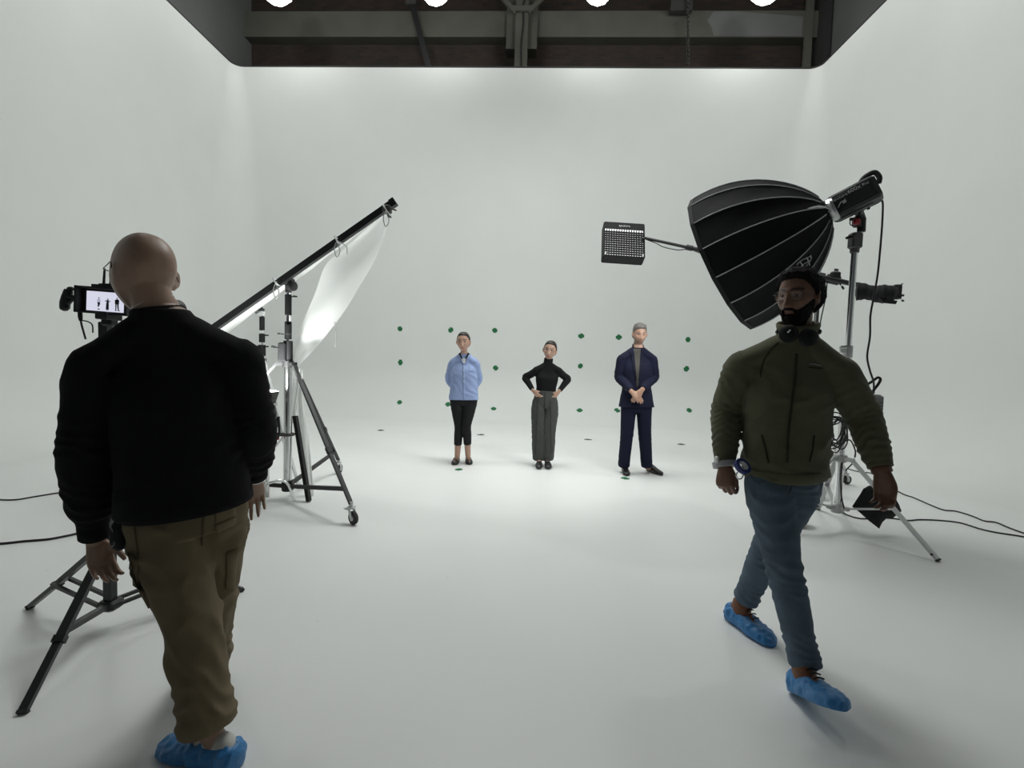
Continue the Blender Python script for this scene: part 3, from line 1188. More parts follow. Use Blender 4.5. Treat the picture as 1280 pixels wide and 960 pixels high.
# light head
ap = P(1036, 264, Y=4.02)
rc = P(909, 328, Y=4.48)
ax = nrm(ap - rc)                       # from rim to apex
sd = nrm(np.cross((0, 0, 1), ax))
if sd[1] > 0:
    sd = -sd
upv = np.cross(ax, sd)
if upv[2] < 0:
    upv = -upv
RH = np.array([ax, sd, upv])
hc = P(1067, 250, Y=4.02)
lh = thing('studio_light', 'black box-shaped studio light with white lettering, fixed behind the big softbox', 'studio light', P(1073, 288, Y=RY))
mb = MB()
mb.box(hc, (.345, .20, .185), RH, .02)
hard('housing', mb, 'black_plastic', lh)
mb = MB()
mb.box(hc + upv * .0 - sd * -.0 + ax * .0, (.30, .212, .15), RH, .02)
hard('side_panel', mb, 'black_metal', lh)
mb = MB()
mb.tube([hc + ax * .07 + upv * .09, hc + ax * .12 + upv * .125, hc + ax * .185 + upv * .125, hc + ax * .20 + upv * .07, hc + ax * .18 + upv * .03], .019, 10, 24)
hard('handle', mb, 'black_plastic', lh)
mb = MB()
mb.cyl(hc - ax * .172, hc - ax * .21, .075, .085, 24)
hard('front_mount', mb, 'aluminium', lh)
mb = MB()
mb.bar(hc + ax * .10 - upv * .097, hc - ax * .12 - upv * .097, .03, .008, upv)
hard('ballast_rail', mb, 'grey_plastic', lh)
mb = MB()
tA = P(1071, 285, Y=RY - .06)
mb.tube([hc + ax * .02 - upv * .07 + sd * .0, P(1074, 266, Y=RY - .03), P(1077, 274, Y=RY), P(1076.5, 290, Y=RY)], [.03, .032, .032, .03], 10)
mb.box(P(1071.5, 277, Y=RY), (.06, .07, .09), None, .015)
hard('yoke', mb, 'black_metal', lh)
mb = MB()
mb.box(P(1070.5, 277, Y=RY - .05), (.055, .04, .05), None, .01)
hard('tilt_lock', mb, 'red_plastic', lh, label='dark red tilt lock')
mb = MB()
mb.tube([P(1066, 274, Y=RY - .08), P(1063, 276, Y=RY - .08), P(1062.5, 280, Y=RY - .08), P(1064.5, 282, Y=RY - .08)], .004, 6, 12)
mb.box(P(1065, 274, Y=RY - .07), (.03, .02, .02))
hard('tilt_handle', mb, 'black_metal', lh)
mb = MB()
knob(mb, P(1086, 256, Y=4.0), (0, 0, -1), .01, .03)
hard('rear_knob', mb, 'black_metal', lh)
side_c = hc + sd * .1075
s1 = text_mesh('aputure', .034, side_c + ax * -.072 + upv * .04, ax, upv)
s2 = text_mesh('600x', .044, side_c + ax * .028 + upv * .045, ax, upv)
s3 = text_mesh('Pro', .030, side_c + ax * .105 + upv * .043, ax, upv)
mb = MB()
for s_ in (s1, s2, s3):
    mb.add(*s_)
obj('lettering', mb, 'white_text', lh, smooth=False)
mb = MB()
q = side_c - ax * .075 - upv * .012
mb.tube([q - ax * .035 - upv * .02, q + upv * .012, q + ax * .03 - upv * .0, q + ax * .005 - upv * .006, q + ax * .03 + upv * .02], .003, 6, 24)
obj('logo', mb, 'white_text', lh)
sp = thing('stand_adapter', 'grey spigot adapter with black knob on top of the silver stand', 'adapter', P(1071, 312, Y=RY))
mb = MB()
mb.cyl((RX, RY, rz(316)), (RX, RY, rz(308)), .034, m=16, bev=.004)
mb.box((RX, RY, rz(301)), (.085, .08, .13), None, .012)
hard('socket', mb, 'grey_plastic', sp)
mb = MB()
knob(mb, (RX - .04, RY - .04, rz(299)), (-1, -.5, 0), .02, .045)
hard('knob', mb, 'black_plastic', sp)

# parabolic softbox
sb = thing('parabolic_softbox', 'huge black parabolic softbox with silver seams, tilted towards the cast', 'softbox', ap)
NR, LS, RRIM = 16, float(np.linalg.norm(ap - rc)), .645
fb = frame(-ax)                # a, b, from apex to rim
def sb_r(s):
    return .075 + (RRIM - .075) * (1 - (1 - s) ** 2.1) ** .72


def sb_pt(s, th, k=1.0, off=0.0):
    r = sb_r(s) * k + off
    return ap - ax * (LS * s) + (fb[0] * cos(th) + fb[1] * sin(th)) * r


SBV, SBF = [], []
for k in range(NR):
    t0, t1 = 2 * pi * k / NR, 2 * pi * (k + 1) / NR
    V = []
    for i in range(15):
        s_ = (i / 14) ** 1.4
        for j in range(7):
            u = j / 6
            a, b = sb_pt(s_, t0), sb_pt(s_, t1)
            q = a + (b - a) * u                         # taut cloth lies on the chord
            mid = ap - ax * (LS * s_)
            sag = .012 * sin(pi * u) * sin(pi * min(1, s_ * 1.02)) + .004 * sin(i * 1.3 + k * 2 + u * 5) * sin(pi * u)
            q = q - nrm(q - mid) * sag
            V.append(q)
    V = np.array(V)
    F = [(i * 7 + j, i * 7 + j + 1, (i + 1) * 7 + j + 1, (i + 1) * 7 + j) for i in range(14) for j in range(6)]
    Vi = V - np.array([nrm(q - rc) for q in V]) * .004
    n_ = len(V)
    Fi = [tuple(x + n_ for x in reversed(f)) for f in F]
    F2 = F + Fi
    for i in range(14):
        F2 += [((i + 1) * 7, i * 7, i * 7 + n_, (i + 1) * 7 + n_), (i * 7 + 6, (i + 1) * 7 + 6, (i + 1) * 7 + 6 + n_, i * 7 + 6 + n_)]
    SBF += [tuple(x + len(SBV) for x in f) for f in F]
    SBV += [tuple(q) for q in V]
    obj('cloth_gore', (np.vstack([V, Vi]), F2), 'softbox_cloth', sb, sharp=50)
    mb = MB()
    mb.tube([sb_pt((i / 15) ** 1.4, t0, 1.0, .0025) for i in range(1, 16)], .0048, 6)
    obj('rod_seam', mb, 'silver_seam', sb)
mb = MB()
V = [sb_pt(1, 2 * pi * k / NR, 1.0, .004) for k in range(NR)] + [sb_pt(1, 2 * pi * k / NR, 1.0, .004) - ax * .035 for k in range(NR)] + \
    [sb_pt(1, 2 * pi * k / NR, 1.0, -.004) - ax * .035 for k in range(NR)] + [sb_pt(1, 2 * pi * k / NR, 1.0, -.006) for k in range(NR)]
F = []
for i in range(NR):
    j = (i + 1) % NR
    for a in range(4):
        b = (a + 1) % 4
        F.append((a * NR + i, a * NR + j, b * NR + j, b * NR + i))
mb.add(V, F)
obj('rim_lip', mb, 'black_cloth', sb, smooth=False)
mat('diffuser_glow', (0.8, 0.8, 0.8), .7, emit=(1, 1, .98), estr=1.0)
mb = MB()
V = [sb_pt(.985, 2 * pi * k / NR, .985) for k in range(NR)] + [rc - (rc - ap) * .04]
mb.add(V, [(k, (k + 1) % NR, NR) for k in range(NR)])
obj('diffuser', mb, 'diffuser_glow', sb)
mb = MB()
mb.lathe(ap + ax * .05, -ax, [(.05, 0), (.085, 0), (.095, .02), (.09, .045), (.05, .05)], 24)
for k in range(NR):
    th = 2 * pi * k / NR
    q = ap + (fb[0] * cos(th) + fb[1] * sin(th)) * .08
    mb.box(q, (.025, .012, .03), fb)
hard('speed_ring', mb, 'aluminium', sb)
bv = BVHTree.FromPolygons(SBV, SBF)


def on_softbox(px, py, off=.006):
    d = nrm(P(px, py, Y=4) - CAM)
    h = bv.ray_cast(Vector(CAM), Vector(d))
    return np.array(h[0]) - d * off


mb = MB()
flap = [(1009, 260.5), (1016, 258), (1024, 256.5), (1033, 258), (1041, 262), (1030, 259.8), (1022, 259.2), (1014, 260.5)]
V = [on_softbox(*q) if q[0] < 1030 else P(q[0], q[1], Y=3.93) for q in flap]
mb.add(V + [v + np.array([0, .004, 0]) for v in V], [tuple(range(8)), tuple(range(15, 7, -1))] + [(i, i + 8, (i + 1) % 8 + 8, (i + 1) % 8) for i in range(8)])
obj('open_flap', mb, 'white_inner', sb, smooth=False, label='white lining showing through an open flap')
mb = MB()
for line in ([(996, 331), (1001, 326), (1007, 323), (1014, 320)], [(999, 335), (1005, 330), (1012, 326)], [(1003, 337), (1009, 331), (1014, 324), (1013, 319)],
             [(1000, 327), (1004, 333), (1006, 338)], [(1008, 322), (1011, 327), (1012, 332)]):
    mb.tube([on_softbox(*q) for q in line], .0042, 5, 12)
obj('logo', mb, 'silver_seam', sb)
o = area('softbox_light', rc - ax * .06, 1.15, 16.0, rc - ax * 3, spread=120)
o.parent = sb
o.location = Vector(rc - ax * .06) - Vector(ap)

# mains cable, power box, coiled cable, sandbag
pb = thing('power_box', 'dark power box hanging on the silver stand by a black strap', 'power supply', P(1092, 515, Y=4.2))
mb = MB()
c = P(1089, 513, Y=4.2)
Rt = np.array([[cos(.5), sin(.5), 0], [-sin(.5), cos(.5), 0], [0, 0, 1.0]])
mb.box(c, (.19, .1, .27), Rt, .018)
hard('case', mb, 'grey_plastic', pb)
mb = MB()
for k in range(6):
    mb.box(c - Rt[1] * .049 + Rt[0] * .04 + np.array([0, 0, -.07 + k * .028]), (.07, .006, .008), Rt)
hard('vent_slots', mb, 'black_plastic', pb, kind='stuff')
mb = MB()
mb.tube([P(1081, 491, Y=4.2), P(1083, 482, Y=4.2), P(1090, 477, Y=4.2), P(1097, 472, Y=4.2), P(1100.5, 474, Y=4.2), P(1098, 480, Y=4.2), P(1092, 488, Y=4.2), P(1090, 494, Y=4.2)], .011, 8, 40)
hard('strap', mb, 'black_cloth', pb)
hcb = thing('head_cable', 'black cable hanging from the studio light down to the power box', 'cable', P(1090, 485, Y=4.15))
mb = MB()
mb.tube([P(x, y, Y=4.1) for x, y in ((1088, 248.5), (1094, 246.5), (1099.5, 247), (1103, 252), (1103.5, 262), (1102, 290), (1098.5, 330), (1096, 350), (1092, 372), (1088, 395), (1087.5, 420), (1084, 445), (1087, 462), (1092, 478), (1092, 492))], .0075, 8, 90)
obj('cord', mb, 'cable_black', hcb)
mb = MB()
mb.tube([P(1086, 249, Y=4.1), P(1090, 247.5, Y=4.1), P(1095, 246.3, Y=4.1)], .014, 8)
hard('plug', mb, 'grey_plastic', hcb)
cb = thing('cable_coil', 'coil of black cable hung on the silver stand beside the walking man', 'cable', P(1045, 540, Y=4.02))
for k in range(9):
    a = random.uniform(-.35, .35)
    mb = MB()
    c = P(1043.5 + random.uniform(-4, 5), 540 + random.uniform(-4, 4), Y=4.0 + .015 * (k - 4))
    R0 = random.uniform(.085, .125)
    pts = [c + np.array([R0 * .72 * cos(t) + .02 * sin(2 * t + k), .02 * sin(3 * t + k), R0 * 1.15 * sin(t) + .015 * cos(3 * t + 2 * k)]) for t in np.linspace(0, 2 * pi, 40)]
    ca_, sa_ = cos(a), sin(a)
    pts = [c + np.array([(q - c)[0] * ca_ - (q - c)[2] * sa_, (q - c)[1], (q - c)[0] * sa_ + (q - c)[2] * ca_]) for q in pts]
    mb.tube(pts, .0052, 6)
    obj('cable_loop', mb, 'cable_black', cb)
sn = thing('sandbag', 'black cloth sandbag draped over the brace of the silver stand', 'sandbag', P(1097, 655, Y=4.0))
ol = [(1086, 607), (1079, 611), (1075, 618), (1065, 633), (1075, 641), (1086, 651), (1099, 661), (1103, 653), (1108, 648), (1117, 647), (1127, 639), (1124, 631), (1119, 622), (1112, 612), (1100, 608)]
ctr = np.array([1095, 632.0])
V, F = [], []
ringN = 7
k = len(ol)
for side_ in (0, 1):
    for r in range(ringN):
        f_ = 1 - r / (ringN - 1) * .92
        for (x, y) in ol:
            q = ctr + (np.array([x, y]) - ctr) * f_
            dep = .045 * sqrt(max(0, 1 - f_ ** 2.5)) + .008 * sin(x * .3 + y * .2)
            V.append(P(q[0], q[1], Y=4.05 + (dep if side_ else -dep)))
for side_ in (0, 1):
    b0 = side_ * ringN * k
    for r in range(ringN - 1):
        for i in range(k):
            j = (i + 1) % k
            f_ = (b0 + r * k + i, b0 + r * k + j, b0 + (r + 1) * k + j, b0 + (r + 1) * k + i)
            F.append(f_ if side_ else f_[::-1])
    F.append(tuple(b0 + (ringN - 1) * k + i for i in (range(k) if side_ else range(k - 1, -1, -1))))
for i in range(k):
    j = (i + 1) % k
    F.append((i, j, ringN * k + j, ringN * k + i))
obj('bag', (np.array(V), F), 'black_cloth', sn, sharp=60)
mb = MB()
mb.tube([P(1088, 610, Y=4.0), P(1096, 604, Y=4.0), P(1104, 609, Y=4.0)], .012, 8, 12)
hard('strap', mb, 'black_cloth', sn)
bw = thing('floor_weight', 'black bag on the floor half hidden behind the knee of the walking man', 'sandbag', P(1000, 648, z=0))
mb = MB()
q = P(1000, 640, Y=4.15)
mb.ell((q[0], 4.2, .09), (.10, .10, .11), None, 10, 14)
obj('bag', mb, 'black_cloth', bw)
mb = MB()
mb.tube([(q[0] - .05, 4.2, .18), (q[0], 4.2, .23), (q[0] + .05, 4.2, .18)], .012, 8, 12)
obj('strap', mb, 'black_cloth', bw)

# boom with the small gridded softbox
gA, gB = P(806, 297.5, Y=6.55), P(1123, 367.5, Y=5.15)
bm = thing('light_boom', 'long black boom passing behind the big softbox', 'boom arm', P(1018, 345, Y=5.6))
mb = MB()
m_ = gA + (gB - gA) * .22
mb.cyl(gA, m_, .019)
mb.cyl(m_, gB, .026)
hard('tube', mb, 'black_metal', bm)
mb = MB()
d = nrm(gB - gA)
mb.cyl(m_ - d * .05, m_ + d * .03, .034)
q = P(1041, 349.5, Y=5.5)
mb.cyl(q - d * .07, q + d * .07, .05, m=12, bev=.01)
mb.box(q + np.array([0, -.04, .03]), (.1, .06, .1), None, .015)
knob(mb, q + np.array([.03, -.05, -.03]), (.5, -.3, -.9), .02, .08)
knob(mb, q + np.array([0, -.03, .05]), (.1, -.3, 1), .016, .05)
q = P(1036, 347, Y=5.52)
mb.cyl(q - d * .16, q - d * .04, .036)
hard('boom_clamp', mb, 'black_metal', bm)
mb = MB()
mb.tube([P(808, 299.5, Y=6.5), P(820, 304, Y=6.5), P(830, 309, Y=6.45), P(848, 312.5, Y=6.4), P(860, 311.5, Y=6.35), P(876, 316.5, Y=6.25)], .006, 6, 30)
mb.tube([P(1034, 352, Y=5.5), P(1032, 372, Y=5.5), P(1027, 395, Y=5.5), P(1024, 412, Y=5.5)], .006, 6, 20)
obj('cable', mb, 'cable_black', bm)
q = P(1096, 367, Y=5.22)
cw = thing('counterweight', 'ragged black cloth weight wrapped on the right end of the boom', 'counterweight', q)
mb = MB()
dd = nrm(P(1124, 369, Y=5.1) - P(1069, 364, Y=5.3))
f_ = frame(dd)
pts, rr = [], []
for i in range(22):
    t_ = i / 21
    pts.append(P(1069 + 53 * t_, 364.5 + 4.2 * t_, Y=5.3 - .2 * t_) + np.array([0, 0, .005 * sin(9 * t_)]))
    rr.append(.085 + .004 * sin(i * 1.9) + .010 * sin(i * .5 + 1) if 0 < i < 21 else .03)
mb.tube(pts, rr, 14)
obj('wrapped_cloth', mb, 'black_cloth', cw, sharp=45)
mb = MB()
for (a, b) in (((1104, 379), (1115, 380)),):
    pass
V = [P(x, y, Y=5.1) for x, y in ((1100, 373), (1122, 376), (1120, 380), (1110, 379), (1105, 378.5))]
mb.add(V + [v + np.array([0, .02, 0]) for v in V], [tuple(range(5)), tuple(range(9, 4, -1))] + [(i, i + 5, (i + 1) % 5 + 5, (i + 1) % 5) for i in range(5)])
obj('loose_flap', mb, 'black_cloth', cw, smooth=False)
mb = MB()
q = P(1121, 365, Y=5.13)
mb.box(q, (.07, .07, .15), None, .012)
mb.tube([q, P(1126, 369.5, Y=5.1), P(1130, 369, Y=5.08)], .012, 8)
knob(mb, P(1124, 371, Y=5.1), (.6, -.2, -.8), .012, .05)
knob(mb, P(1121, 360, Y=5.1), (.6, -.2, .6), .012, .05)
hard('end_clamp', mb, 'black_metal', cw)

g1, g2, g3, g4 = P(757.5, 280, Y=6.72), P(807.5, 283, Y=6.72), P(801, 324.5, Y=6.5), P(751.5, 321, Y=6.5)
gx = nrm((g2 - g1) + (g3 - g4))
gyv = nrm((g1 - g4) - gx * np.dot(g1 - g4, gx))
gn = np.cross(gx, gyv)
if gn[1] > 0:
    gn = -gn
RG = np.array([gx, gyv, gn])
gc = (g1 + g2 + g3 + g4) / 4
gw, gh = np.linalg.norm(g2 - g1) * .98, np.linalg.norm(g1 - g4) * .98
gs = thing('gridded_softbox', 'small square softbox with lit egg-crate grid on the boom end', 'softbox', gc)
mb = MB()
wl = .02
for (a, b, sx_, sy_) in ((0, gh / 2, gw, wl), (0, -gh / 2, gw, wl), (-gw / 2, 0, wl, gh), (gw / 2, 0, wl, gh)):
    mb.box(gc + gx * a + gyv * b - gn * .04, (sx_, sy_, .17), RG, .004)
mb.box(gc + gyv * (gh / 2 - .055) + gn * .05, (gw, .11, .012), RG, .003)
hard('shell', mb, 'black_cloth', gs)
mb = MB()
V = [gc + gx * a * gw / 2 * k_ + gyv * b * gh / 2 * k_ - gn * o_ for o_, k_ in ((.12, 1.0), (.30, .45)) for a, b in ((-1, -1), (1, -1), (1, 1), (-1, 1))]
mb.add(V, [(0, 1, 5, 4), (1, 2, 6, 5), (2, 3, 7, 6), (3, 0, 4, 7), (4, 5, 6, 7)])
hard('back_shell', mb, 'black_cloth', gs)
mat('grid_glow', (0.8, 0.8, 0.8), .7, emit=(1, 1, 1), estr=1.3)
mb = MB()
mb.box(gc + gn * .02, (gw - .02, gh - .02, .006), RG)
obj('diffuser', mb, 'grid_glow', gs, smooth=False)
gh2 = gh - .115
for k in range(15):
    mb = MB()
    mb.box(gc + gx * (-gw / 2 + gw * (k + 1) / 16) - gyv * .055 + gn * .036, (.009, gh2, .03), RG)
    obj('grid_strip', mb, 'black_cloth', gs, smooth=False)
for k in range(11):
    mb = MB()
    mb.box(gc + gyv * (-gh / 2 + gh2 * (k + 1) / 12) + gn * .036, (gw, .009, .03), RG)
    obj('grid_strip', mb, 'black_cloth', gs, smooth=False)
mb = MB()
mb.add(*text_mesh('aputure', .048, gc + gyv * (gh / 2 - .055) + gn * .058, gx, gyv))
obj('lettering', mb, 'white_text', gs, smooth=False)
mb = MB()
for s_ in (-1, 1):
    mb.box(gc + gx * s_ * (gw / 2 - .02) - gyv * (gh / 2 - .03) + gn * .05, (.02, .035, .004), RG)
obj('corner_tab', mb, 'white_text', gs, smooth=False)
mb = MB()
mb.tube([gA - (gB - gA) * .004, gc + gx * (gw / 2) * .75 - gn * .2, gc - gn * .28], .02, 8, 12)
hard('mount', mb, 'black_metal', gs)

# boom stand, mostly behind the walking man
b0 = P(1019, 420, Y=5.6)
bs = thing('boom_stand', 'wheeled stand under the boom arm, mostly hidden behind the walking man', 'light stand', (b0[0], 5.6, 0))
zt = P(1020, 346, Y=5.6)[2]
mb = MB()
mb.cyl((b0[0], 5.6, .12), (b0[0], 5.6, zt), .024, m=16)
obj('column', mb, 'dark_tube', bs)
f1 = P(1057, 590, Y=5.75)
az = atan2(f1[1] - 5.6, f1[0] - b0[0])
rad = float(np.hypot(f1[1] - 5.6, f1[0] - b0[0]))
mb = MB()
mb.cyl((b0[0], 5.6, .9), (b0[0], 5.6, .98), .045)
hard('collar', mb, 'black_metal', bs)
mb = MB()
mb.cyl((b0[0], 5.6, .1), (b0[0], 5.6, .2), .045)
hard('lower_hub', mb, 'black_metal', bs)
for k in range(3):
    a = az + 2 * pi / 3 * k
    d = np.array([cos(a), sin(a), 0])
    mb = MB()
    mb.bar(np.array([b0[0], 5.6, .93]) + d * .04, np.array([b0[0], 5.6, .16]) + d * rad, .03, .02)
    lg = hard('leg', mb, 'silver_paint', bs)
    caster(lg, np.array([b0[0], 5.6, .16]) + d * rad, d)
    mb = MB()
    mb.bar(np.array([b0[0], 5.6, .15]) + d * .04, np.array([b0[0], 5.6, .25]) + d * rad * .86, .024, .016)
    hard('brace', mb, 'black_metal', bs)

# cables on the floor


def floor_cable(label, pts, r=.0065):
    q = [P(x, y, z=r) for x, y in pts]
    t_ = thing('floor_cable', label, 'cable', q[0])
    mb_ = MB()
    mb_.tube(q, r, 6, 14 * len(q))
    obj('cord', mb_, 'cable_black', t_)
    return t_


floor_cable('black cable running across the floor on the left, the one further back', [(-30, 622), (0, 624.5), (20, 624.5), (45, 620.5), (78, 615.5), (130, 611), (200, 606)])
floor_cable('black cable running across the floor on the left, just behind the tripod', [(-30, 679), (0, 679.5), (30, 676.5), (60, 674), (82, 670), (98, 666.5), (150, 655)], .008)
floor_cable('black cable trailing right from the silver stand, the upper of two', [(1060, 586), (1075, 590), (1090, 592), (1105, 604), (1128, 617), (1142, 622), (1165, 632), (1180, 637.5), (1195, 639), (1215, 645), (1230, 651), (1245, 653), (1262, 660), (1285, 668), (1320, 678)])
c_ = floor_cable('black cable trailing right from the silver stand, the lower of two', [(1053, 640), (1060, 644), (1075, 648), (1095, 648), (1112, 647.5), (1135, 650.5), (1150, 649.5), (1175, 650.5), (1200, 653.5), (1225, 661), (1245, 665.5), (1280, 671), (1320, 680)])
t = thing('hanging_cable', 'thin black cable looping down the silver stand to the floor', 'cable', P(1049, 640, Y=4.0))
mb = MB()
mb.tube([P(1048, 560, Y=4.02), P(1050, 556, Y=4.0), P(1062, 550, Y=4.0), P(1069, 563, Y=4.0), P(1068.5, 572, Y=4.0)], .006, 6, 30)
mb.tube([P(1068, 577, Y=4.02), P(1062, 583, Y=4.05), P(1057, 588, Y=4.1)], .005, 6, 10)
mb.tube([P(1053, 575, Y=4.08), P(1051, 600, Y=4.06), P(1052, 622, Y=4.06), P(1055, 636, Y=4.06), P(1053, 640, z=.0065)], .006, 6, 30)
obj('cord', mb, 'cable_black', t)

# ------------------------------------------------------------------ people: builders


def solid(parts, voxel, smooth=4):
    """union of overlapping closed shapes as one continuous surface"""
    mb = MB()
    for V, F in parts:
        mb.add(V, F)
    V, F = mb.data()
    me = bpy.data.meshes.new('tmp')
    me.from_pydata(V.tolist(), [], F)
    me.update()
    o = bpy.data.objects.new('tmp', me)
    COL.objects.link(o)
    r = o.modifiers.new('r', 'REMESH')
    r.mode = 'VOXEL'
    r.voxel_size = voxel
    if smooth:
        s = o.modifiers.new('s', 'SMOOTH')
        s.factor = 0.5
        s.iterations = smooth
    dg = bpy.context.evaluated_depsgraph_get()
    e = bpy.data.meshes.new_from_object(o.evaluated_get(dg))
    n = len(e.vertices)
    V = np.empty(n * 3)
    e.vertices.foreach_get('co', V)
    lp = np.empty(len(e.loops), dtype=np.int32)
    e.loops.foreach_get('vertex_index', lp)
    F = [tuple(q) for q in lp.reshape(-1, 4).tolist()]
    bpy.data.objects.remove(o)
    bpy.data.meshes.remove(me)
    bpy.data.meshes.remove(e)
    return V.reshape(-1, 3), F


def limb(knots, n=60, m=36, folds=(), seed=0, lump=0.0, sq=1.0):
    """loft through knots (pos, rx, ry, side); folds = (centre, width, amplitude, count, twist, angle)"""
    K = np.array([[*p, a, b, *nrm(s)] for p, a, b, s in knots], float)
    K = crom(K, n)
    C, r1, r2, S = K[:, :3], K[:, 3], K[:, 4], K[:, 5:8]
    t = np.gradient(C, axis=0)
    t /= np.linalg.norm(t, axis=1)[:, None] + 1e-12
    A = S - t * (S * t).sum(1)[:, None]
    A /= np.linalg.norm(A, axis=1)[:, None] + 1e-12
    B = np.cross(t, A)
    th = np.linspace(0, 2 * pi, m, endpoint=False)
    u = np.linspace(0, 1, n)[:, None]
    dr = np.zeros((n, m))
    if folds or lump:
        base = C[:, None, :] + np.cos(th)[None, :, None] * A[:, None] * .1 + np.sin(th)[None, :, None] * B[:, None] * .1
        nz = vnoise(base * 9 + seed * 17.3)
        nz2 = vnoise(base * 22 + seed * 7.1)
        for (c, w_, amp, cnt, tw, ang) in folds:
            ph = 2 * pi * cnt * u + tw * th[None, :] + 3.6 * nz
            rid = 1 - np.abs(np.sin(ph)) * 1.6
            msk = np.exp(-((u - c) / w_) ** 2)
            if ang is not None:
                msk = msk * (0.35 + 0.65 * (0.5 + 0.5 * np.cos(th[None, :] - ang)))
            dr += amp * rid * msk * (0.7 + 0.6 * nz2)
        dr += lump * (nz * .8 + nz2 * .4)
    R1 = r1[:, None] + dr
    R2 = r2[:, None] + dr
    if sq != 1.0:
        c_, s_ = np.cos(th), np.sin(th)
        k = (np.abs(c_) ** sq + np.abs(s_) ** sq) ** (-1 / sq)
        R1, R2 = R1 * k[None, :], R2 * k[None, :]
    mb = MB()
    mb.loft(C, R1, R2, A, B)
    return mb.data()


def mix(a, b, t):
    return np.asarray(a) + (np.asarray(b) - np.asarray(a)) * t


def head_grid(n=84, m=120, jaw=1.0, fem=0.0):
    """head-local vertices: x right, y forward, z up; eyes at z = 0, chin -.115, crown +.118"""
    V, F = [], []
    ph = pi * (np.arange(n + 1)) / n
    th = 2 * pi * np.arange(m) / m
    PH, TH = np.meshgrid(ph, th, indexing='ij')
    dx, dy, dz = np.sin(PH) * np.sin(TH), np.sin(PH) * np.cos(TH), np.cos(PH)
    e = 2.35
    k = (np.abs(dx) ** e + np.abs(dy) ** e + np.abs(dz) ** e) ** (-1 / e)
    x, y, z = dx * k * .0755, dy * k * .097, dz * k * .1175
    # skull: fuller at the upper back, hollow nape
    low = sst(.01, -.10, z)
    back = sst(.02, -.06, y)
    y = y + back * low * .052
    y = y - sst(0, -.09, y) * np.exp(-((z - .035) / .05) ** 2) * .010
    # jaw narrows towards the chin
    x = x * (1 - low * (.22 + .10 * fem) * sst(-.03, -.115, z) - .10 * sst(-.01, -.06, z) * sst(-.02, .08, y))
    x = x * (1 - .10 * sst(.02, .09, y) * sst(-.02, .08, z))
    y = y - .012 * low * sst(-.06, -.12, z) * sst(.0, .09, y) * (.5 + fem)
    # temples
    x = x * (1 - .04 * np.exp(-((z - .015) / .03) ** 2) * sst(.02, .06, y))
    fr = sst(.02, .07, y)
    ax_ = np.abs(x)
    d = np.zeros_like(x)
    prof = np.interp(z, [-.058, -.050, -.042, -.03, -.012, .006, .02], [0, .62, 1.0, .85, .52, .26, 0])
    d += .025 * (1 - .15 * fem) * np.exp(-(x / (.0105 + .004 * sst(-.01, -.045, z))) ** 2) * prof
    d += .010 * np.exp(-((ax_ - .0135) / .0075) ** 2 - ((z + .045) / .009) ** 2)
    d += (.006 - .003 * fem) * np.exp(-((z - .021) / .009) ** 2 - (x / .048) ** 2)
    d -= .0125 * np.exp(-((ax_ - .032) / .0165) ** 2 - ((z - .001) / .0125) ** 2)
    d += .005 * np.exp(-((ax_ - .050) / .018) ** 2 - ((z + .026) / .02) ** 2)
    d += .0065 * np.exp(-(x / .021) ** 2) * (np.exp(-((z + .0655) / .0048) ** 2) * .8 + np.exp(-((z + .0775) / .0058) ** 2))
    d -= .0035 * np.exp(-(x / .026) ** 2 - ((z + .0712) / .0026) ** 2)
    d -= .004 * np.exp(-(x / .02) ** 2 - ((z + .089) / .006) ** 2)
    d += .008 * np.exp(-(x / .022) ** 2 - ((z + .104) / .012) ** 2)
    y = y + d * fr
    V = np.stack([x, y, z], -1).reshape(-1, 3)
    for i in range(n):
        for j in range(m):
            q = (j + 1) % m
            F.append((i * m + j, i * m + q, (i + 1) * m + q, (i + 1) * m + j))
    F = [f[::-1] for f in F]
    return V, F


def ear_parts(s, flat=0.0, tilt=.35):
    mb = MB()
    if flat:
        mb.ell((s * (.079 - flat), -.008, -.006), (.0085, .0195, .034), None, 12, 14)
        return mb.data()
    R = np.array([[cos(tilt * s), -sin(tilt * s) * 1, 0], [sin(tilt * s), cos(tilt * s), 0], [0, 0, 1]])
    mb.ell((s * .079, -.008, -.006), (.0085, .0195, .034), R, 12, 14)
    mb.ell((s * .074, .004, -.014), (.012, .012, .02), R, 8, 10)
    mb.torus((s * .083, -.009, -.002), R[0] if s > 0 else R[0], .0235, .005, 22, 8)
    return mb.data()


class Head:
    def __init__(s, c, f, up=(0, 0, 1), scale=1.0, fem=0.0):
        s.c = np.asarray(c, float)
        f = nrm(f)
        r = nrm(np.cross(f, up))
        s.R = np.array([r, f, np.cross(r, f)])
        s.k = scale
        s.fem = fem
        s.flat = 0.0
        s.tilt = .35

    def w(s, p):
        return np.asarray(p) @ s.R * s.k + s.c

    def l(s, p):
        return (np.asarray(p) - s.c) @ s.R.T / s.k

    def parts(s):
        V, F = head_grid(fem=s.fem)
        out = [(s.w(V), F)]
        for q in (-1, 1):
            V, F = ear_parts(q, s.flat if q < 0 else 0, s.tilt)
            out.append((s.w(V), F))
        return out


def hair_line(y):
    return np.interp(y, [-.1, -.03, .0, .025, .06, .085, .1], [-.075, -.06, -.028, .03, .068, .076, .08])


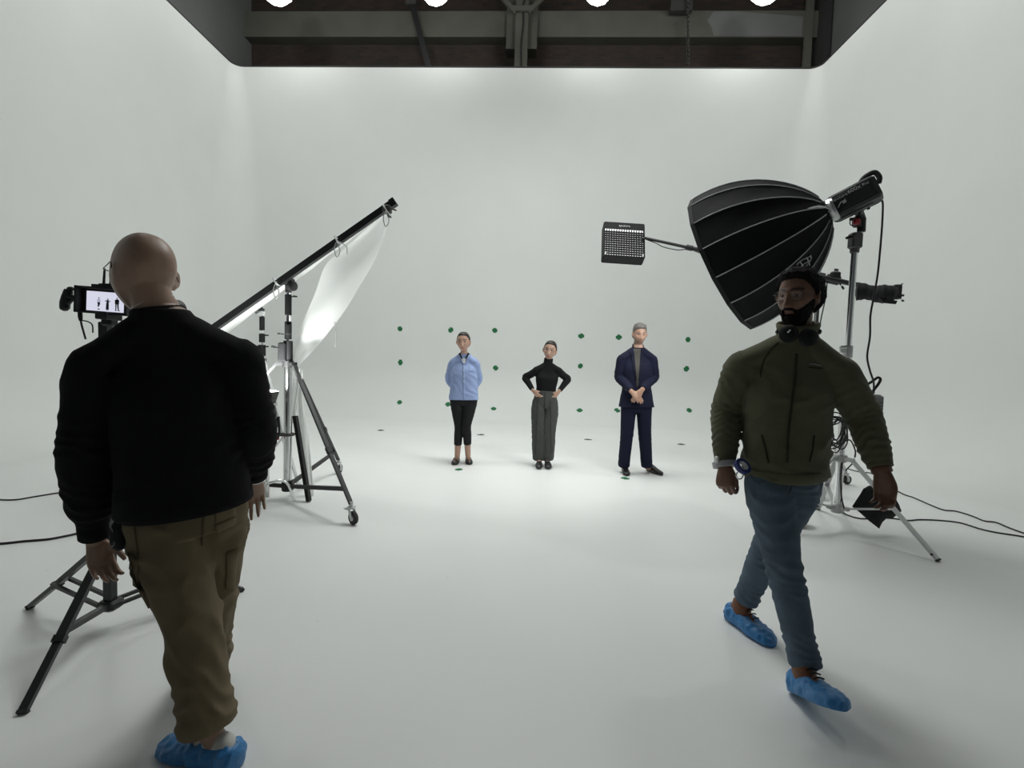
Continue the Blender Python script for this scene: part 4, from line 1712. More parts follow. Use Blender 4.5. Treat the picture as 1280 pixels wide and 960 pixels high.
def shell(hd, maskf, thickf, seed=0, rough=0.0, freq=60.0, inner=.006):
    """closed growth (hair, beard) that rises out of the head where maskf > 0"""
    V, F = head_grid(110, 160, fem=hd.fem)
    c = np.array([0, -.005, 0.0])
    d = V - c
    ln = np.linalg.norm(d, axis=1)[:, None]
    d = d / ln
    mk = maskf(V)
    th = thickf(V)
    nz = vnoise(V * freq + seed) * .6 + vnoise(V * freq * 2.1 + seed + 9) * .4
    h = -inner + mk * (inner + th * (1 + rough * nz))
    keep = mk > .01
    V2 = V + d * h[:, None]
    Vi = V - d * (inner * 1.5)
    n = len(V)
    kf = [f for f in F if all(keep[i] for i in f)]
    used = {}
    VV = []

    def ix(i, inn):
        key = (i, inn)
        if key not in used:
            used[key] = len(VV)
            VV.append(Vi[i] if inn else V2[i])
        return used[key]
    FF = [tuple(ix(i, 0) for i in f) for f in kf] + [tuple(ix(i, 1) for i in reversed(f)) for f in kf]
    ec = {}
    for f in kf:
        for a, b in zip(f, f[1:] + f[:1]):
            if (b, a) in ec:
                del ec[(b, a)]
            else:
                ec[(a, b)] = 1
    for a, b in ec:
        FF.append((ix(b, 0), ix(a, 0), ix(a, 1), ix(b, 1)))
    return hd.w(np.array(VV)), FF


def hand_parts(wr, d, n, right, curl=(.5, .5, .5, .5), spread=.06, thumb=(.5, .5), k=1.0, wrist_r=(.028, .021)):
    """palm, four fingers and thumb; d along the hand, n out of the palm"""
    d = nrm(d)
    n = nrm(np.asarray(n, float) - d * np.dot(n, d))
    s = np.cross(d, n) if right else np.cross(n, d)      # towards the thumb
    wr = np.asarray(wr, float)
    out = [limb([(wr - d * .03 * k, wrist_r[0] * k, wrist_r[1] * k, s), (wr, wrist_r[0] * k, wrist_r[1] * k, s), (wr + d * .03 * k, .034 * k, .019 * k, s),
                 (wr + d * .065 * k, .041 * k, .016 * k, s), (wr + d * .088 * k, .041 * k, .013 * k, s), (wr + d * .096 * k, .034 * k, .009 * k, s)], 24, 20)]
    lens = ((.044, .026, .021), (.049, .030, .023), (.045, .028, .022), (.035, .021, .019))
    offs = (.031, .0105, -.0105, -.030)
    base = (.088, .093, .089, .080)
    for i in range(4):
        p = wr + (d * base[i] + s * offs[i]) * k - d * .018 * k
        fd = nrm(d + s * (1.5 - i) * spread)
        pts, rr = [p], [.0098 * k]
        p = p + fd * .018 * k
        pts.append(p)
        rr.append(.0097 * k)
        a = 0.0
        for j, L in enumerate(lens[i]):
            a += curl[i] * (.75, 1.0, .7)[j]
            q = fd * cos(a) + n * sin(a)
            p = p + q * L * k
            pts.append(p)
            rr.append((.0086, .0080, .0062)[j] * k * (.9 if i == 3 else 1))
        mb = MB()
        pts = crom(np.c_[np.array(pts), np.array(rr)], 26)
        e = nrm(pts[-1, :3] - pts[-2, :3])
        pts = np.vstack([pts, [*(pts[-1, :3] + e * .004 * k), pts[-1, 3] * .6]])
        mb.tube(pts[:, :3], pts[:, 3], 12)
        out.append(mb.data())
    p = wr + (d * .022 + s * .026 + n * .004) * k
    a0 = thumb[0]
    td = nrm(d * cos(a0) + s * sin(a0) + n * .35)
    pts = [p - td * .015 * k, p, p + td * .04 * k]
    t2 = nrm(td * cos(thumb[1]) + (n * .6 - s * .6 + d * .2) * sin(thumb[1]))
    pts.append(pts[-1] + t2 * .031 * k)
    t3 = nrm(t2 * cos(.35) + (n * .5 - s * .6) * sin(.35))
    pts.append(pts[-1] + t3 * .024 * k)
    mb = MB()
    pp = crom(np.c_[np.array(pts), np.array([.013, .0135, .0115, .0102, .0072]) * k], 24)
    mb.tube(pp[:, :3], pp[:, 3], 12)
    out.append(mb.data())
    return out


def foot_axes(heel, toe, up=(0, 0, 1)):
    e1 = nrm(np.asarray(toe) - np.asarray(heel))
    e2 = nrm(np.cross(up, e1))
    return e1, e2, np.cross(e1, e2)


def shoe_part(heel, toe, prof, up=(0, 0, 1), m=28, noise=0.0, seed=0, n=48, base=0.0):
    """prof: (s along the sole, half width, height, lift)"""
    heel, toe = np.asarray(heel, float), np.asarray(toe, float)
    e1, e2, e3 = foot_axes(heel, toe, up)
    L = np.linalg.norm(toe - heel)
    K = np.array([[s, hw, h, lf] for s, hw, h, lf in prof])
    u = np.linspace(0, 1, n)
    u = .5 - .5 * np.cos(pi * u)
    s = K[0, 0] + (K[-1, 0] - K[0, 0]) * u
    hw, h, lf = (np.interp(s, K[:, 0], K[:, i]) for i in (1, 2, 3))
    for arr in (hw, h):
        arr[1:-1] = (arr[:-2] + 2 * arr[1:-1] + arr[2:]) / 4
    th = 2 * pi * np.arange(m) / m
    c, sn = np.cos(th), np.sin(th)
    yy = np.sign(c) * np.abs(c) ** .75
    zz = np.where(sn > 0, np.abs(sn) ** .9, -np.abs(sn) ** .45)
    V = []
    for i in range(n):
        hh = h[i]
        z0 = hh * .38
        zr = np.where(zz > 0, z0 + zz * (hh - z0), z0 + zz * z0)
        q = heel + e1 * s[i] * L + e3 * (lf[i] + base)
        ring = q + (hw[i] * yy)[:, None] * e2 + zr[:, None] * e3
        V.append(ring)
    V = np.array(V)
    if noise:
        cen = V.mean(1, keepdims=True)
        dd = V - cen
        nn = vnoise(V * 55 + seed) * .6 + (1 - np.abs(vnoise(V * np.array([38, 38, 38]) + seed + 5)) * 2) * .6
        w_ = np.clip((V - heel) @ e3 / .02, 0, 1)[..., None]
        V = V + dd / (np.linalg.norm(dd, axis=2, keepdims=True) + 1e-9) * (noise * nn)[..., None] * w_
    V = V.reshape(-1, 3)
    F = []
    for i in range(n - 1):
        for j in range(m):
            k = (j + 1) % m
            F.append((i * m + j, i * m + k, (i + 1) * m + k, (i + 1) * m + j))
    F.append(tuple(range(m))[::-1])
    F.append(tuple(range((n - 1) * m, n * m)))
    return V, F


SHOE = [(0, .012, .05, 0), (.04, .028, .075, 0), (.14, .035, .098, 0), (.30, .037, .10, 0), (.45, .039, .082, 0), (.62, .047, .06, 0), (.80, .046, .048, 0), (.93, .033, .040, 0), (1, .010, .026, 0)]
LOW = [(0, .010, .04, 0), (.04, .025, .055, 0), (.14, .031, .064, 0), (.30, .033, .062, 0), (.45, .037, .06, 0), (.62, .044, .052, 0), (.80, .042, .042, 0), (.93, .030, .034, 0), (1, .010, .022, 0)]
BOOT = [(0, .016, .06, 0), (.03, .036, .088, 0), (.12, .045, .098, 0), (.28, .047, .094, 0), (.42, .049, .082, 0), (.60, .056, .068, 0), (.80, .054, .056, 0), (.94, .040, .045, 0), (1, .014, .03, 0)]


class Garment:
    def __init__(s, V, F):
        s.V, s.F = V, F
        s.bv = BVHTree.FromPolygons(V.tolist(), F)

    def hit(s, p, d, off):
        h = s.bv.ray_cast(Vector(np.asarray(p) - np.asarray(d) * .35), Vector(d))
        if h[0] is None:
            h = s.bv.find_nearest(Vector(p))
        n_ = np.array(h[1])
        if np.dot(n_, d) > 0:
            n_ = -n_
        return np.array(h[0]) + n_ * off, n_

    def patch(s, quad, d, nu=8, nv=8, off=.004, bulge=0.0):
        """a sewn-on piece following the cloth: four corners, projected along d"""
        a, b, c, e = [np.asarray(q, float) for q in quad]
        V, W = [], []
        for i in range(nu + 1):
            for j in range(nv + 1):
                u, v = i / nu, j / nv
                p = (a * (1 - u) + b * u) * (1 - v) + (e * (1 - u) + c * u) * v
                q, n_ = s.hit(p, d, off + bulge * sin(pi * u) * sin(pi * v))
                V.append(q)
                W.append(q - n_ * (off + .006 + bulge * sin(pi * u) * sin(pi * v)))
        k = nv + 1
        N = len(V)
        F = []
        for i in range(nu):
            for j in range(nv):
                f = (i * k + j, (i + 1) * k + j, (i + 1) * k + j + 1, i * k + j + 1)
                F += [f, tuple(x + N for x in f[::-1])]
        edge = [(i * k) for i in range(nu + 1)] + [nu * k + j for j in range(1, nv + 1)] + [i * k + nv for i in range(nu - 1, -1, -1)] + [j for j in range(nv - 1, 0, -1)]
        for x, y in zip(edge, edge[1:] + edge[:1]):
            F.append((y, x, x + N, y + N))
        return np.array(V + W), F

    def strip(s, pts, d, width=.008, off=.002, n=40):
        """a seam, zip or hem line running over the cloth"""
        pts = crom(np.array(pts, float), n)
        q = np.array([s.hit(p, d, off)[0] for p in pts])
        mb = MB()
        t = np.gradient(q, axis=0)
        V = []
        for i in range(n):
            sd_ = nrm(np.cross(t[i], d)) * width / 2
            nn = -nrm(d) * .0025
            V += [q[i] - sd_ - nn * 2, q[i] - sd_ + nn, q[i] + sd_ + nn, q[i] + sd_ - nn * 2]
        F = []
        for i in range(n - 1):
            for a in range(4):
                b = (a + 1) % 4
                F.append((i * 4 + a, i * 4 + b, i * 4 + 4 + b, i * 4 + 4 + a))
        F += [(0, 1, 2, 3)[::-1], tuple((n - 1) * 4 + x for x in (0, 1, 2, 3))]
        mb.add(V, F)
        return mb.data()


def eyes(parent, hd, iris='iris_dark', lids=None):
    for s in (-1, 1):
        c = hd.w((s * .032, .0725, .001))
        mb = MB()
        mb.ell(c, (.0115 * hd.k,) * 3, None, 14, 18)
        e = obj('eye', mb, 'eye_white', parent)
        f = hd.R[1]
        mb = MB()
        fr_ = frame(f)
        mb.ell(c + f * .0078 * hd.k, np.array((.0074, .0074, .0046)) * hd.k, fr_, 8, 14)
        obj('iris', mb, iris, e)
        if lids:
            V, F = [], []
            for up_ in (1, -1):
                b0 = len(V)
                for i in range(7):
                    for j in range(13):
                        el = (radians(16) if up_ > 0 else radians(-30)) + up_ * radians(60) * i / 6
                        az = radians(-85 + 170 * j / 12)
                        r = .0129 + .0006 * (i > 0)
                        v = np.array([sin(az) * cos(el), cos(az) * cos(el), sin(el)]) * r
                        V.append(hd.w(np.array((s * .032, .0725, .001)) + v))
                for i in range(6):
                    for j in range(12):
                        f4 = (b0 + i * 13 + j, b0 + i * 13 + j + 1, b0 + (i + 1) * 13 + j + 1, b0 + (i + 1) * 13 + j)
                        F.append(f4 if up_ < 0 else f4[::-1])
            obj('eyelids', (np.array(V), F), lids, e)


def skin_attrs(o, hd, V, brow=1.0, lipk=1.0, stub=0.0, cap=0.0):
    L = hd.l(V)
    x, y, z = L[:, 0], L[:, 1], L[:, 2]
    on = (np.abs(z) < .14) & (np.abs(x) < .1) & (y > .03)
    lip = np.exp(-((np.abs(x) / .021) ** 4)) * np.exp(-(((z + .0715) / (.0095 - .0035 * np.clip(np.abs(x) / .02, 0, 1))) ** 4)) * lipk
    zb = .0235 + .006 * np.sin(np.clip((np.abs(x) - .010) / .042, 0, 1) * pi * .8)
    br = ((np.abs(x) > .011) & (np.abs(x) < .053)) * np.exp(-((z - zb) / .0055) ** 2) * brow
    lash = ((np.abs(x) > .018) & (np.abs(x) < .046)) * np.exp(-((z - .0065 + 14 * (np.abs(x) - .032) ** 2) / .003) ** 2) * .8
    br = np.maximum(br, lash)
    hs = br
    if stub:
        zs = np.interp(np.abs(x), [0, .03, .05, .07], [-.052, -.055, -.045, -.02])
        st_ = sst(0, .012, zs - z) * (z > -.15) * (1 - lip)
        hs = np.maximum(hs, st_ * stub)
    on2 = (np.linalg.norm(L, axis=1) < .2)
    a = o.data.attributes.new('lip', 'FLOAT', 'POINT')
    a.data.foreach_set('value', (lip * on).astype(np.float32))
    capv = np.zeros(len(x))
    if cap:
        capv = sst(-.004, .01, z - hair_line(y)) * cap
    hv = np.maximum(hs * ((y > -.02) & (np.abs(z) < .125)), capv) * on2
    a = o.data.attributes.new('hairs', 'FLOAT', 'POINT')
    a.data.foreach_set('value', hv.astype(np.float32))


def glasses(parent, hd, m, w_=.023, h_=.018, thick=.0016, temple=True, lens=None, sqr=3.0):
    mb = MB()
    for s in (-1, 1):
        pts = []
        for t in np.linspace(0, 2 * pi, 37):
            c_, s_ = cos(t), sin(t)
            k = (abs(c_) ** sqr + abs(s_) ** sqr) ** (-1 / sqr)
            pts.append(hd.w((s * .0335 + w_ * c_ * k, .096 - .10 * (s * .0335 + w_ * c_ * k - 0) ** 2 * 9, -.002 + h_ * s_ * k)))
        mb.tube(pts, thick, 6)
    mb.tube([hd.w((-.011, .097, .004)), hd.w((0, .1, .007)), hd.w((.011, .097, .004))], thick, 6, 8)
    g_ = obj('glasses', mb, m, parent)
    if temple:
        for s in (-1, 1):
            mb = MB()
            mb.tube([hd.w((s * .058, .088, .006)), hd.w((s * .074, .075, .006)), hd.w((s * .081, .02, .007)), hd.w((s * .083, -.012, .008)), hd.w((s * .084, -.026, -.012))], thick * 1.1, 6, 20)
            obj('temple_arm', mb, m, g_)
    if lens:
        for s in (-1, 1):
            V = [hd.w((s * .0335, .0955 - .1 * .0335 ** 2 * 9, -.002))]
            for t in np.linspace(0, 2 * pi, 24, endpoint=False):
                c_, s_ = cos(t), sin(t)
                k = (abs(c_) ** sqr + abs(s_) ** sqr) ** (-1 / sqr)
                V.append(hd.w((s * .0335 + w_ * c_ * k, .096 - .10 * (s * .0335 + w_ * c_ * k) ** 2 * 9, -.002 + h_ * s_ * k)))
            obj('lens', (np.array(V), [(0, 1 + i, 1 + (i + 1) % 24) for i in range(24)]), lens, g_)
    return g_


def arm_knots(sh, el, wr, nk, r=(.028, .034, .038, .037, .036, .027), side=None, k=1.0):
    side = np.array([0, 0, 1.0]) if side is None else side
    sd_ = nrm(np.cross(nrm(np.asarray(el) - sh), (0.31, .2, .93))) if side is None else side
    inn = mix(sh, nk, .22) + np.array([0, 0, -.055])
    rr = [q * k for q in r]
    return [(inn, rr[0] * .9, rr[0] * .9, sd_), (sh, rr[1], rr[1], sd_), (mix(sh, el, .5), rr[2], rr[2], sd_), (el, rr[3], rr[3], sd_), (mix(el, wr, .35), rr[4], rr[4], sd_), (wr, rr[5], rr[5], sd_)]


def yoke(J, rv, rf, side_f, drop=.0, out=.02):
    """sloping shoulder line from joint to joint over the base of the neck"""
    nk, a, b = J['neck'], np.asarray(J['shL']), np.asarray(J['shR'])
    e = nrm(a - b)
    dz = np.array([0, 0, 1.0])
    K = [(a + e * out - dz * (.012 + drop), rv * .62, rf * .8, dz), (a - dz * drop, rv * .85, rf * .92, dz), (mix(a, nk, .42) - dz * (.014 + drop), rv, rf, dz), (mix(a, nk, .72) - dz * (.016 + drop), rv, rf, dz),
         (mix(mix(a, b, .5), nk, .8) - dz * (.03 + drop), rv, rf, dz),
         (mix(b, nk, .72) - dz * (.016 + drop), rv, rf, dz), (mix(b, nk, .42) - dz * (.014 + drop), rv, rf, dz), (b - dz * drop, rv * .85, rf * .92, dz), (b - e * out - dz * (.012 + drop), rv * .62, rf * .8, dz)]
    return limb(K, 70, 32)


def leg_knots(hip, kn, an, side, r=(.066, .066, .060, .050, .048, .037), up=.02):
    d = nrm(np.asarray(kn) - hip)
    return [(np.asarray(hip) - d * up, r[0] * .9, r[0] * .9, side), (mix(hip, kn, .12), r[0], r[0], side), (mix(hip, kn, .5), r[2], r[2], side), (kn, r[3], r[3], side), (mix(kn, an, .32), r[4], r[4], side), (an, r[5], r[5], side)]


mat('eye_white', (0.27, 0.24, 0.22), .4)
mat('iris_dark', (0.03, 0.018, 0.012), .15)


class Body:
    """a clothed figure: joints in, one continuous skin mesh out"""

    def __init__(s, J, head, hands, name_label, skin, base, voxel=.005, k=1.0, torso=None, feet=True, attrs=None, legr=None, armr=None):
        s.J, s.head = J, head
        hipm, shm = mix(J['hipL'], J['hipR'], .5), mix(J['shL'], J['shR'], .5)
        s.sH, s.sS = nrm(J['hipR'] - J['hipL']), nrm(J['shR'] - J['shL'])
        s.hipm, s.shm = hipm, shm
        T = dict(crotch=(.06, .06), hip=(.125, .090), waist=(.112, .082), chest=(.130, .098), sh=(.10, .055), neck=(.058, .060))
        T.update(torso or {})
        s.T = T
        parts = [s.torso({k_: (a * k, b * k) for k_, (a, b) in T.items()})]
        nk = J['neck']
        hb = head.w((0, -.018, -.045))
        parts.append(limb([(nk - (hb - nk) * .35, T['neck'][0] * 1.15 * k, T['neck'][1] * 1.1 * k, s.sS), (nk, T['neck'][0] * k, T['neck'][1] * k, s.sS), (mix(nk, hb, .6), T['neck'][0] * .93 * k, T['neck'][1] * .95 * k, head.R[0]), (hb + head.R[2] * .03, T['neck'][0] * .9 * k, T['neck'][1] * .9 * k, head.R[0])], 20, 24))
        parts += head.parts()
        parts.append(yoke(J, .040 * k, .055 * k, s.sS, .018, -.02))
        for sd_ in 'LR':
            kw = {'r': armr} if armr else {}
            parts.append(limb(arm_knots(J['sh' + sd_] - np.array([0, 0, .03]), J['el' + sd_], J['wr' + sd_], nk, k=k, **kw), 50, 24))
            parts += hand_parts(J['wr' + sd_], right=(sd_ == 'R'), k=hands.get('k', 1.0), **hands[sd_])
            kw = {'r': legr} if legr else {}
            parts.append(limb(leg_knots(J['hip' + sd_], J['kn' + sd_], J['an' + sd_], s.sH, **kw), 50, 24))
            if feet:
                h_, t_ = J['heel' + sd_], J['toe' + sd_]
                e1, e2, e3 = foot_axes(h_, t_)
                L_ = np.linalg.norm(t_ - h_)
                an = J['an' + sd_]
                parts.append(shoe_part(h_ + e1 * .012, h_ + e1 * (L_ - .012), [(q, a * .88, b * .86, c + .004) for q, a, b, c in LOW], n=30, m=20))
                parts.append(limb([(an + np.array([0, 0, .03]), .038 * k, .038 * k, e2), (an, .036 * k, .036 * k, e2), (h_ + e1 * L_ * .22 + e3 * .045, .032 * k, .034 * k, e2)], 16, 18))
        V, F = solid(parts, voxel, 3)
        s.V = V
        s.o = obj('person', (V, F), skin, None, loc=base)
        tag(s.o, name_label, 'person')
        skin_attrs(s.o, head, V, **(attrs or {}))

    def torso(s, T, hem=None, top=None, folds=(), seed=0, lump=0.0, n=70, m=64, fwd=None, belly=0.0):
        """T: widths by level; hem / top: height fractions (0 hip, 1 shoulder) where a garment starts and ends"""
        J, hipm, shm = s.J, s.hipm, s.shm
        up = shm - hipm
        lv = [('crotch', -.22), ('hip', 0.0), ('waist', .40), ('chest', .74), ('sh', .98)]
        K = []
        for nm, t in lv:
            a, b = T[nm]
            sd_ = nrm(mix(s.sH, s.sS, min(1, max(0, t))))
            K.append([t, *(hipm + up * t), a, b, *sd_])
        nk = J['neck']
        K.append([1.14, *mix(shm + up * .02, nk, .92), T['neck'][0] * 1.2, T['neck'][1] * 1.15, *s.sS])
        K.append([1.24, *(nk + nrm(up) * .03), T['neck'][0], T['neck'][1], *s.sS])
        K = np.array(K)
        if hem is not None or top is not None:
            lo = K[0, 0] if hem is None else hem
            hi = K[-1, 0] if top is None else top
            row = lambda t: np.array([np.interp(t, K[:, 0], K[:, i]) for i in range(K.shape[1])])
            mid = [r for r in K if lo + .02 < r[0] < hi - .02]
            K = np.array([row(lo)] + mid + [row(hi)])
        return limb([(r[1:4], r[4], r[5], r[6:9]) for r in K], n, m, folds, seed, lump, sq=2.3)


def garment(name, parts, voxel, m, parent, smooth=3, label=None):
    V, F = solid(parts, voxel, smooth)
    o = obj(name, (V, F), m, parent, label=label)
    return o, Garment(V, F)


def tuck(body, g):
    """keep the skin of shoulders and chest safely inside the garment"""
    J, me = body.J, body.o.data
    V, org = body.V, ORG[body.o.name]
    dS = np.minimum(np.linalg.norm(V - J['shL'], axis=1), np.linalg.norm(V - J['shR'], axis=1))
    for i in np.where((dS < .24) & (V[:, 2] < J['neck'][2] - .03))[0]:
        c_, n_, _, dist = g.bv.find_nearest(Vector(V[i]))
        if c_ is not None and (Vector(V[i]) - c_).dot(n_) > -.006 and dist < .08:
            q = c_ - n_ * .010
            V[i] = q[:]
            me.vertices[int(i)].co = q - Vector(org)


def ring_band(c, axis, rx, ry, hgt, th, side, m=40, flare=0.0):
    """a collar, cuff or hem band as a closed ring"""
    f = frame(axis)
    z = f[2]
    a = nrm(np.asarray(side) - z * np.dot(side, z))
    b = np.cross(z, a)
    V = []
    prof = [(0, 0), (th, .1), (th + flare, .9), (flare + th * .5, 1.0), (flare, .9), (0, .1)]
    for r, h in prof:
        for j in range(m):
            t = 2 * pi * j / m
            V.append(np.asarray(c) + a * (rx + r) * cos(t) + b * (ry + r) * sin(t) + z * hgt * h)
    F = []
    k = len(prof)
    for i in range(k):
        q = (i + 1) % k
        for j in range(m):
            l_ = (j + 1) % m
            F.append((i * m + j, i * m + l_, q * m + l_, q * m + j))
    return np.array(V), F


def seg(J, nm):
    pass


# ---------------------------------------------------------------- man in the black sweater, seen from behind
skin_mat('skin_a', (0.34, 0.225, 0.165), (0.3, 0.14, 0.11), (0.10, 0.075, 0.06), .42)
mat('sweater_black', (0.010, 0.010, 0.0105), .95, bump=.25, bscale=260, spec=.15)
mat('khaki', (0.150, 0.120, 0.073), .9, var=.12, vscale=14, bump=.12, bscale=350, spec=.2)
mat('khaki_seam', (0.10, 0.08, 0.048), .9, spec=.2)
mat('bootie_blue', (0.035, 0.20, 0.47), .42, var=.18, vscale=30, bump=.35, bscale=60, spec=.5)
mat('shoe_white', (0.55, 0.54, 0.52), .6)
mat('band_white', (0.7, 0.7, 0.68), .6)
mat('silver_chain', (0.7, 0.7, 0.68), .25, metal=1)

J = dict(hipL=P(196, 628, Y=1.575), hipR=P(270, 616, Y=1.66), shL=P(122, 450, Y=1.51), shR=P(298, 443, Y=1.69), neck=P(202, 394, Y=1.6),
         elL=P(106, 565, Y=1.50), wrL=P(119, 676, Y=1.56), elR=P(318, 538, Y=1.70), wrR=P(319, 597, Y=1.83),
         knL=P(240, 775, Y=1.54), anL=P(262, 912, Y=1.49), knR=P(262, 760, Y=1.76), anR=P(258, 838, Y=1.90))
J['heelL'] = P(297, 957, z=0.004)
J['toeL'] = J['heelL'] + nrm(P(212, 938, z=0) - J['heelL']) * .285
J['heelR'] = P(268, 872, z=0.004)
J['toeR'] = J['heelR'] + nrm(np.array([-.75, .6, 0])) * .27
bf = nrm(np.array([-.45, .89, 0]))
hdA = Head(P(179, 341, Y=1.585), (-.855, .51, -.10), up=nrm(np.array([.05, .08, 1.0])), scale=1.12)
hdA.flat = .010
hdA.tilt = .75
hn = -bf + np.array([.25, 0, 0])
A_ = Body(J, hdA, dict(L=dict(d=(.30, -.02, -1), n=hn + np.array([.5, .2, 0]), curl=(.62, .60, .58, .56), spread=.03, thumb=(.55, .35)), R=dict(d=(-.22, .30, -1), n=hn, curl=(.38, .30, .34, .45), spread=.05, thumb=(.5, .3)), k=.94),
          'bald man in black sweater and khaki cargo trousers walking away, back to us', 'skin_a', (J['anL'][0], J['anL'][1], 0), .0042, attrs=dict(brow=.6), torso=dict(neck=(.066, .068)))
pA = A_.o
KN = [(.30, .16, .006, 4, 1, None), (.62, .18, .007, 5, -1, None), (.85, .1, .007, 4, 1, None)]
T = dict(crotch=(.205, .168), hip=(.204, .164), waist=(.190, .148), chest=(.184, .138), sh=(.145, .09), neck=(.077, .081))
sh_parts = [yoke(J, .062, .088, A_.sS), A_.torso(T, hem=-.05, top=1.215, folds=[(.15, .15, .006, 3, 2, None), (.4, .3, .006, 2, -2, None), (.75, .2, .005, 2, 2, 2.0)], seed=1, lump=.003)]
for q, wrk in (('L', .93), ('R', .90)):
    sh, el, wr = J['sh' + q] - np.array([0, 0, .022]), J['el' + q], mix(J['el' + q], J['wr' + q], wrk)
    kn = arm_knots(sh, el, wr, J['neck'])
    sd_ = kn[0][3]
    cuff = mix(el, wr, .78)
    kk = [(kn[0][0], .07, .07, sd_), (sh, .080, .080, sd_), (mix(sh, el, .5), .080, .080, sd_), (el, .074, .074, sd_), (mix(el, wr, .4), .070, .070, sd_), (mix(el, wr, .68), .066, .066, sd_), (cuff, .050, .050, sd_), (wr, .040, .040, sd_)]
    sh_parts.append(limb(kk, 80, 40, [(.46, .14, .007, 6, 1, None), (.78, .13, .008, 9, 1, None), (.2, .1, .004, 3, 2, None)], seed=3 if q == 'L' else 8, lump=.003))
sw, gA_ = garment('sweater', sh_parts, .0055, 'sweater_black', pA)
tuck(A_, gA_)
nk = J['neck']
nd = nrm(hdA.w((0, -.02, -.05)) - nk)
obj('collar', ring_band(nk - np.array([.004, 0, .020]), nrm(nd * .45 + np.array([-.05, .05, .65])), .071, .075, .044, .008, A_.sS), 'sweater_black', sw)
hem_c = A_.hipm + (A_.shm - A_.hipm) * -.075
obj('hem_band', ring_band(hem_c, A_.shm - A_.hipm, .196, .158, .055, .009, A_.sH, m=64), 'sweater_black', sw)
for q, wrk in (('L', .93), ('R', .90)):
    c0, c1 = mix(J['el' + q], J['wr' + q], .80), mix(J['el' + q], J['wr' + q], .96)
    obj('cuff', ring_band(c0, c1 - c0, .036, .036, float(np.linalg.norm(c1 - c0)), .009, A_.sS), 'sweater_black', sw)
# trousers
T = dict(crotch=(.15, .135), hip=(.165, .128), waist=(.15, .115), chest=(.15, .11), sh=(.13, .075), neck=(.06, .06))
tp_ = [A_.torso(T, hem=-.24, top=.25, seed=4, folds=[(.3, .3, .006, 2, 3, None)], lump=.002)]
for q, sd0 in (('L', 5), ('R', 9)):
    h_, k_, a_ = J['hip' + q], J['kn' + q], J['an' + q]
    a2 = mix(k_, a_, .98)
    kk = [(mix(h_, k_, -.08), .080, .085, A_.sH), (mix(h_, k_, .16), .108, .110, A_.sH), (mix(h_, k_, .5), .104, .106, A_.sH), (k_, .090, .094, A_.sH), (mix(k_, a2, .35), .088, .090, A_.sH), (mix(k_, a2, .7), .084, .086, A_.sH), (mix(k_, a2, .9), .086, .088, A_.sH), (a2, .080, .082, A_.sH)]
    tp_.append(limb(kk, 110, 48, [(.25, .16, .011, 1.6, 3, None), (.5, .12, .010, 3, -2, None), (.66, .12, .009, 2.5, 3, None), (.88, .12, .011, 4, 2, None), (.97, .04, .006, 12, 1, None)], seed=sd0, lump=.007))
tr_, gT = garment('trousers', tp_, .0055, 'khaki', pA)
vd = nrm(P(230, 700, Y=1.6) - CAM)


def seamA(pts, w_=.004, Y=1.5):
    obj('seam', gT.strip([P(x, y, Y=Y) for x, y in pts], vd, w_, .001), 'khaki_seam', tr_)


seamA([(256, 622), (255, 650), (253, 681)])
seamA([(170, 660), (174, 700), (172, 740), (173, 764)])
obj('pocket_flap', gT.patch([P(269, 655, Y=1.5), P(300, 640, Y=1.5), P(300, 650, Y=1.5), P(272, 664, Y=1.5)], vd, 8, 4, .005), 'khaki', tr_)
obj('back_pocket', gT.patch([P(271, 628, Y=1.5), P(299, 616, Y=1.5), P(300, 641, Y=1.5), P(270, 656, Y=1.5)], vd, 8, 8, .002), 'khaki', tr_)
obj('pen_loop', gT.strip([P(286.5, 615, Y=1.5), P(287, 621, Y=1.5), P(287.5, 627, Y=1.5)], vd, .005, .004, 12), 'band_white', tr_, label='pale loop on the back pocket')
obj('cargo_pocket', gT.patch([P(160, 690, Y=1.45), P(173, 700, Y=1.45), P(173, 768, Y=1.45), P(158, 745, Y=1.45)], vd, 8, 8, .006, .008), 'khaki', tr_)
obj('cargo_pocket', gT.patch([P(284, 690, Y=1.6), P(301, 684, Y=1.6), P(297, 742, Y=1.6), P(284, 738, Y=1.6)], vd, 8, 8, .004, .006), 'khaki', tr_)
mb = MB()
q = P(150, 668, Y=1.50)
mb.ell(q, (.022, .035, .055), None, 10, 14)
pch = obj('hip_pouch', mb, 'black_cloth', pA, label='black pouch at the hip')
mb = MB()
mb.tube([P(145, 646, Y=1.47), P(139, 652, Y=1.47), P(138, 658, Y=1.47), P(141, 665, Y=1.47), P(140, 672, Y=1.47), P(143, 680, Y=1.47), P(139, 684, Y=1.47)], .0022, 6, 30)
obj('cord', mb, 'grey_text', pch)
for q, sd0 in (('L', 2), ('R', 6)):
    h_, t_ = J['heel' + q], J['toe' + q]
    e1, e2, e3 = foot_axes(h_, t_)
    s_ = solid([shoe_part(h_, t_, [(a, b, c * 1.02, d) for a, b, c, d in SHOE])], .004, 2)
    so = obj('shoe', s_, 'shoe_white', pA)
    V, F = shoe_part(h_ - e1 * .012, t_ + e1 * .02, [(a, b * 1.05, c * (.80 if a < .4 else .95), d) for a, b, c, d in BOOT], noise=.007, seed=sd0, n=80, m=56)
    obj('shoe_cover', (V, F), 'bootie_blue', pA, label='blue plastic shoe cover')
mb = MB()
cN = nk + nd * .045
f_ = frame(nd + np.array([-.1, .2, 0]))
for i in range(44):
    t = 2 * pi * i / 44
    mb.ell(cN + (f_[0] * cos(t) + f_[1] * sin(t)) * .0605, (.0028,) * 3, None, 5, 6)
obj('necklace', mb, 'silver_chain', pA, kind='stuff')
